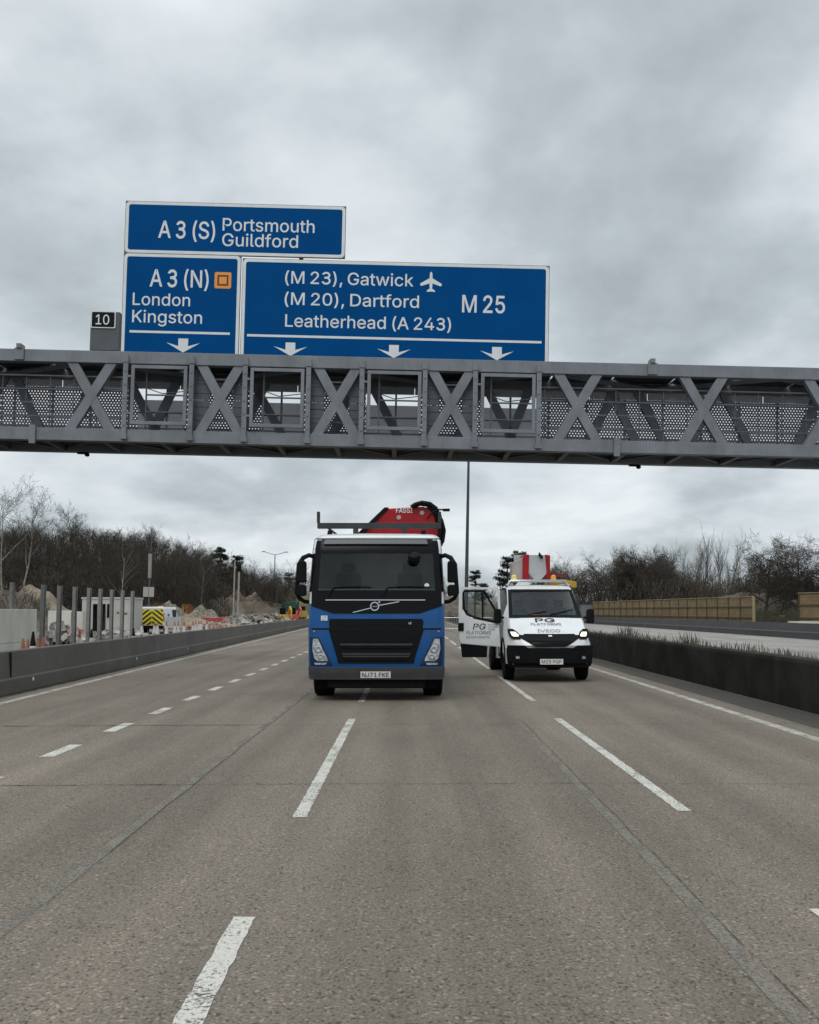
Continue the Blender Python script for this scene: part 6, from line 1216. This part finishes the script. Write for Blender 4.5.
# left hillside
rr = random.Random(8); LW = 'bare brown winter tree in the dense wood covering the left hillside'
cnt = 0
for row, (dd, n_) in enumerate(((100, 26), (112, 30), (124, 34), (137, 38), (150, 42), (163, 46))):
    for k in range(n_):
        px = -60 + (365 - row * 4) * (k + rr.uniform(0.1, 0.9)) / n_; d = dd + rr.uniform(-6, 6); x = P(px, 611, d).x
        if px > 215 and row < 2: continue
        z = hill_z(x, d); sc_ = rr.uniform(0.40, 0.59) * (0.85 if px < 70 else 1)
        plant(proto[rr.randrange(4)], px, d, z - 0.2, LW, None, 'trees of the left hillside wood', sc_)
mb = MB(); rr = random.Random(14)                                   # undergrowth between the trunks
for i in range(60000):
    px = rr.uniform(-50, 300); d = rr.uniform(97, 172); x = P(px, 611, d).x; 
    if hill_z(x, d) < 0.4: continue
    z = hill_z(x, d) + rr.random() ** 1.5 * 4.4; a = rr.uniform(0, 6.28); u = Vector((math.cos(a), math.sin(a), rr.uniform(0.2, 2.6))).normalized() * rr.uniform(0.5, 1.4); v = Vector((math.cos(a + 1.57), math.sin(a + 1.57), 0)) * rr.uniform(0.02, 0.07)
    c = Vector((x, d, z)); mb.add([c - v, c + v, c + u], [(0, 1, 2)])
u_ = kind(mb.build('undergrowth', TWIG), 'stuff'); u_['label'] = 'brown leafless undergrowth on the wooded hillside'
plant(proto[2], 71, 160, hill_z(P(71, 611, 160).x, 160) + 2.6, 'lone bare tree standing up from the skyline right of the birches', None, None, 0.50)
plant(proto[0], 22, 152, hill_z(P(22, 611, 152).x, 152) + 0.5, 'bare tree rising above the hill behind the birches', None, None, 0.5)
plant(birch[0], 22, 78, 2.3, 'pale birch leaning right on the spoil heap, tallest at the left', None, None, 0.70, 0.0)
plant(birch[1], 3, 72, 2.0, 'pale birch cut by the left edge of the picture', None, None, 0.74, 0.6)
plant(birch[1], 121, 96, 0.8, 'forked pale birch standing before the dark wood above the cabin', None, None, 0.62, 2.0)
plant(birch[0], 202, 110, 1.5, 'slim pale tree before the wood above the orange skip', None, None, 0.5, 2.0)
P1 = pine('p', 3, 13, 2.6); P2 = pine('p', 4, 12, 3.0)
plant(P1, 220, 140, hill_z(P(220, 611, 140).x, 140) - 1.0, 'dark pine on the skyline, left of a pair above the worksite', None, None, 0.78)
plant(P2, 236, 144, hill_z(P(236, 611, 144).x, 144) - 1.0, 'dark pine on the skyline, right of a pair above the worksite', None, None, 0.80)
plant(P1, 289, 185, -0.5, 'broad dark pine just left of the truck mirror', None, None, 0.8)
rr = random.Random(18)
for k, px in enumerate((252, 259, 266, 272, 280, 287, 296, 303, 312)): plant(proto[k % 4], px, 178 + rr.uniform(-8, 8), 1.0, 'bare tree in the thin row behind the street lamp', None, 'bare trees behind the street lamp', 0.66 - 0.03 * k + rr.uniform(-0.05, 0.05))
# behind the truck and van
for k, px in enumerate((420, 440, 447, 455, 461, 470, 486, 494)): plant(proto[k % 4], px, 190 + 3 * k, 0.0, 'far bare tree on the horizon between truck and van', None, 'far trees between truck and van', 0.50 + 0.05 * (k % 3))
plant(P1, 475, 130, 0.0, 'dark pine above the open van door', None, None, 0.60); plant(P2, 484, 136, 0.0, 'second, smaller dark pine above the open van door', None, None, 0.5)
plant(P2, 507, 118, 0.0, 'large dark pine directly behind the platform bucket, left side', None, None, 0.76); plant(P1, 520, 122, 0.0, 'tall dark pine hidden behind the platform bucket', None, None, 0.78)
# right-hand wood
rr = random.Random(28); RW = 'bare winter tree in the dark wood behind the timber fence'
for row, (dd, n_, s0) in enumerate(((104, 20, 0.72), (114, 20, 0.80), (124, 22, 0.86), (136, 20, 0.95))):
    for k in range(n_):
        px = 528 + 330 * (k + rr.uniform(0.1, 0.9)) / n_; d = dd + rr.uniform(-5, 5); s_ = s0 * rr.uniform(0.66, 0.84)
        if 688 < px < 735: s_ *= 0.72
        if px > 735 : s_ *= 0.82
        if not beyond_fence(P(px, 611, d).x - 2, d): d += 18
        plant(proto[rr.randrange(4)], px, d, -0.1, RW, None, 'trees of the wood behind the fence', s_)
for k, px in enumerate((686, 691, 697, 705, 709, 717, 722, 729)): plant(poplar, px, 132 + (k % 3) * 4, 0, 'slim upright poplar in the row above the timber fence', None, 'row of slim poplars', 0.66 + 0.04 * ((k * 5) % 4))
plant(oak[0], 763, 86, 0, 'broad spreading bare oak above the gap in the timber fence', None, None, 0.66); plant(oak[1], 800, 88, 0, 'spreading bare oak behind the right hand fence section', None, None, 0.66)
plant(oak[1], 614, 112, 0, 'bare oak in the wood just right of the van', None, None, 0.70); plant(oak[0], 638, 114, 0, 'bare oak in the middle of the wood above the fence', None, None, 0.72); plant(oak[1], 664, 112, 0, 'bare oak nearest the poplars on their left', None, None, 0.68)
plant(oak[0], 836, 84, 0, 'bare oak cut by the right edge of the picture', None, None, 0.66)
mb = MB(); rr = random.Random(15)
for i in range(30000):
    px = rr.uniform(500, 860); d = rr.uniform(98, 145); x = P(px, 611, d).x
    if not beyond_fence(x, d): continue
    z = rr.random() ** 1.2 * 5.0; a = rr.uniform(0, 3.14)
    u = Vector((math.cos(a), math.sin(a), rr.uniform(1.0, 4.5))).normalized() * rr.uniform(0.6, 1.5); v = Vector((math.cos(a + 1.57), math.sin(a + 1.57), 0)) * rr.uniform(0.02, 0.06); c = Vector((x, d, z)); mb.add([c - v, c + v, c + u], [(0, 1, 2)])
u_ = kind(mb.build('undergrowth', TWIG), 'stuff'); u_['label'] = 'dark leafless undergrowth in the wood behind the timber fence'
# thickets and bushes
def bush(label, px, d, w_, h, m_, seed, z0=0.0):
    rr = random.Random(seed); W = MB(); 
    for i in range(900):
        a = rr.uniform(0, 6.28); e_ = rr.random(); r_ = (rr.random() ** 0.5); base = Vector((math.cos(a) * r_ * w_ / 2, math.sin(a) * r_ * w_ / 3, h * e_ * (1 - 0.6 * r_ * r_))); u = Vector((math.cos(a) * 0.5, math.sin(a) * 0.5, 1 + rr.gauss(0, 0.5))).normalized() * rr.uniform(0.3, 0.7); v = u.orthogonal().normalized() * rr.uniform(0.015, 0.04)
        W.add([base - v, base + v, base + u], [(0, 1, 2)])
    t = thing('bush', label, 'bush', (P(px, 611, d).x, d, z0)); W.build('branches', m_, t); return t
OLIVE = mat('olive_scrub', (0.055, 0.05, 0.025), 0.95, vscale=1, col2=(0.12, 0.10, 0.06)); DEAD = mat('pale_dead_scrub', (0.10, 0.088, 0.07), 0.95, vscale=1, col2=(0.22, 0.19, 0.155))
bush('pale dead scrub on the mound left of the spoil heap', 8, 66, 6, 2.6, DEAD, 1, 1.0); bush('brown bramble bush at the foot of the birches', 22, 70, 5, 2.2, OLIVE, 2, 0.6)
bush('dark scrub bush between chevron van and cabin', 157, 84, 4.5, 2.4, DEAD, 3); bush('olive shrub at the end of the long timber fence', 762, 72, 5, 2.0, OLIVE, 4)
heap('earth_bank', 'olive brown scrub bank rising behind the timber fence', 752, 96, 19, 10, 3.7, mat('scrub_bank', (0.045, 0.04, 0.025), 0.95, vscale=0.8, col2=(0.10, 0.085, 0.055), bump=0.9, bscale=4), 12.2, 'bank', 0.15, sharp=2.6)
t = thing('grey_cabin', 'small grey cabin at the far end of the timber fence beside the van', 'cabin', (P(590, 611, 116).x, 116, 0)); MB().box(-1.2, 0.9, 0, 3, 0, 2.6).build('wall', mat('cabin_grey', (0.17, 0.18, 0.19), 0.7), t); MB().box(-1.3, 1.0, -0.1, 3.1, 2.603, 2.75).build('roof', PLAS_G, t)
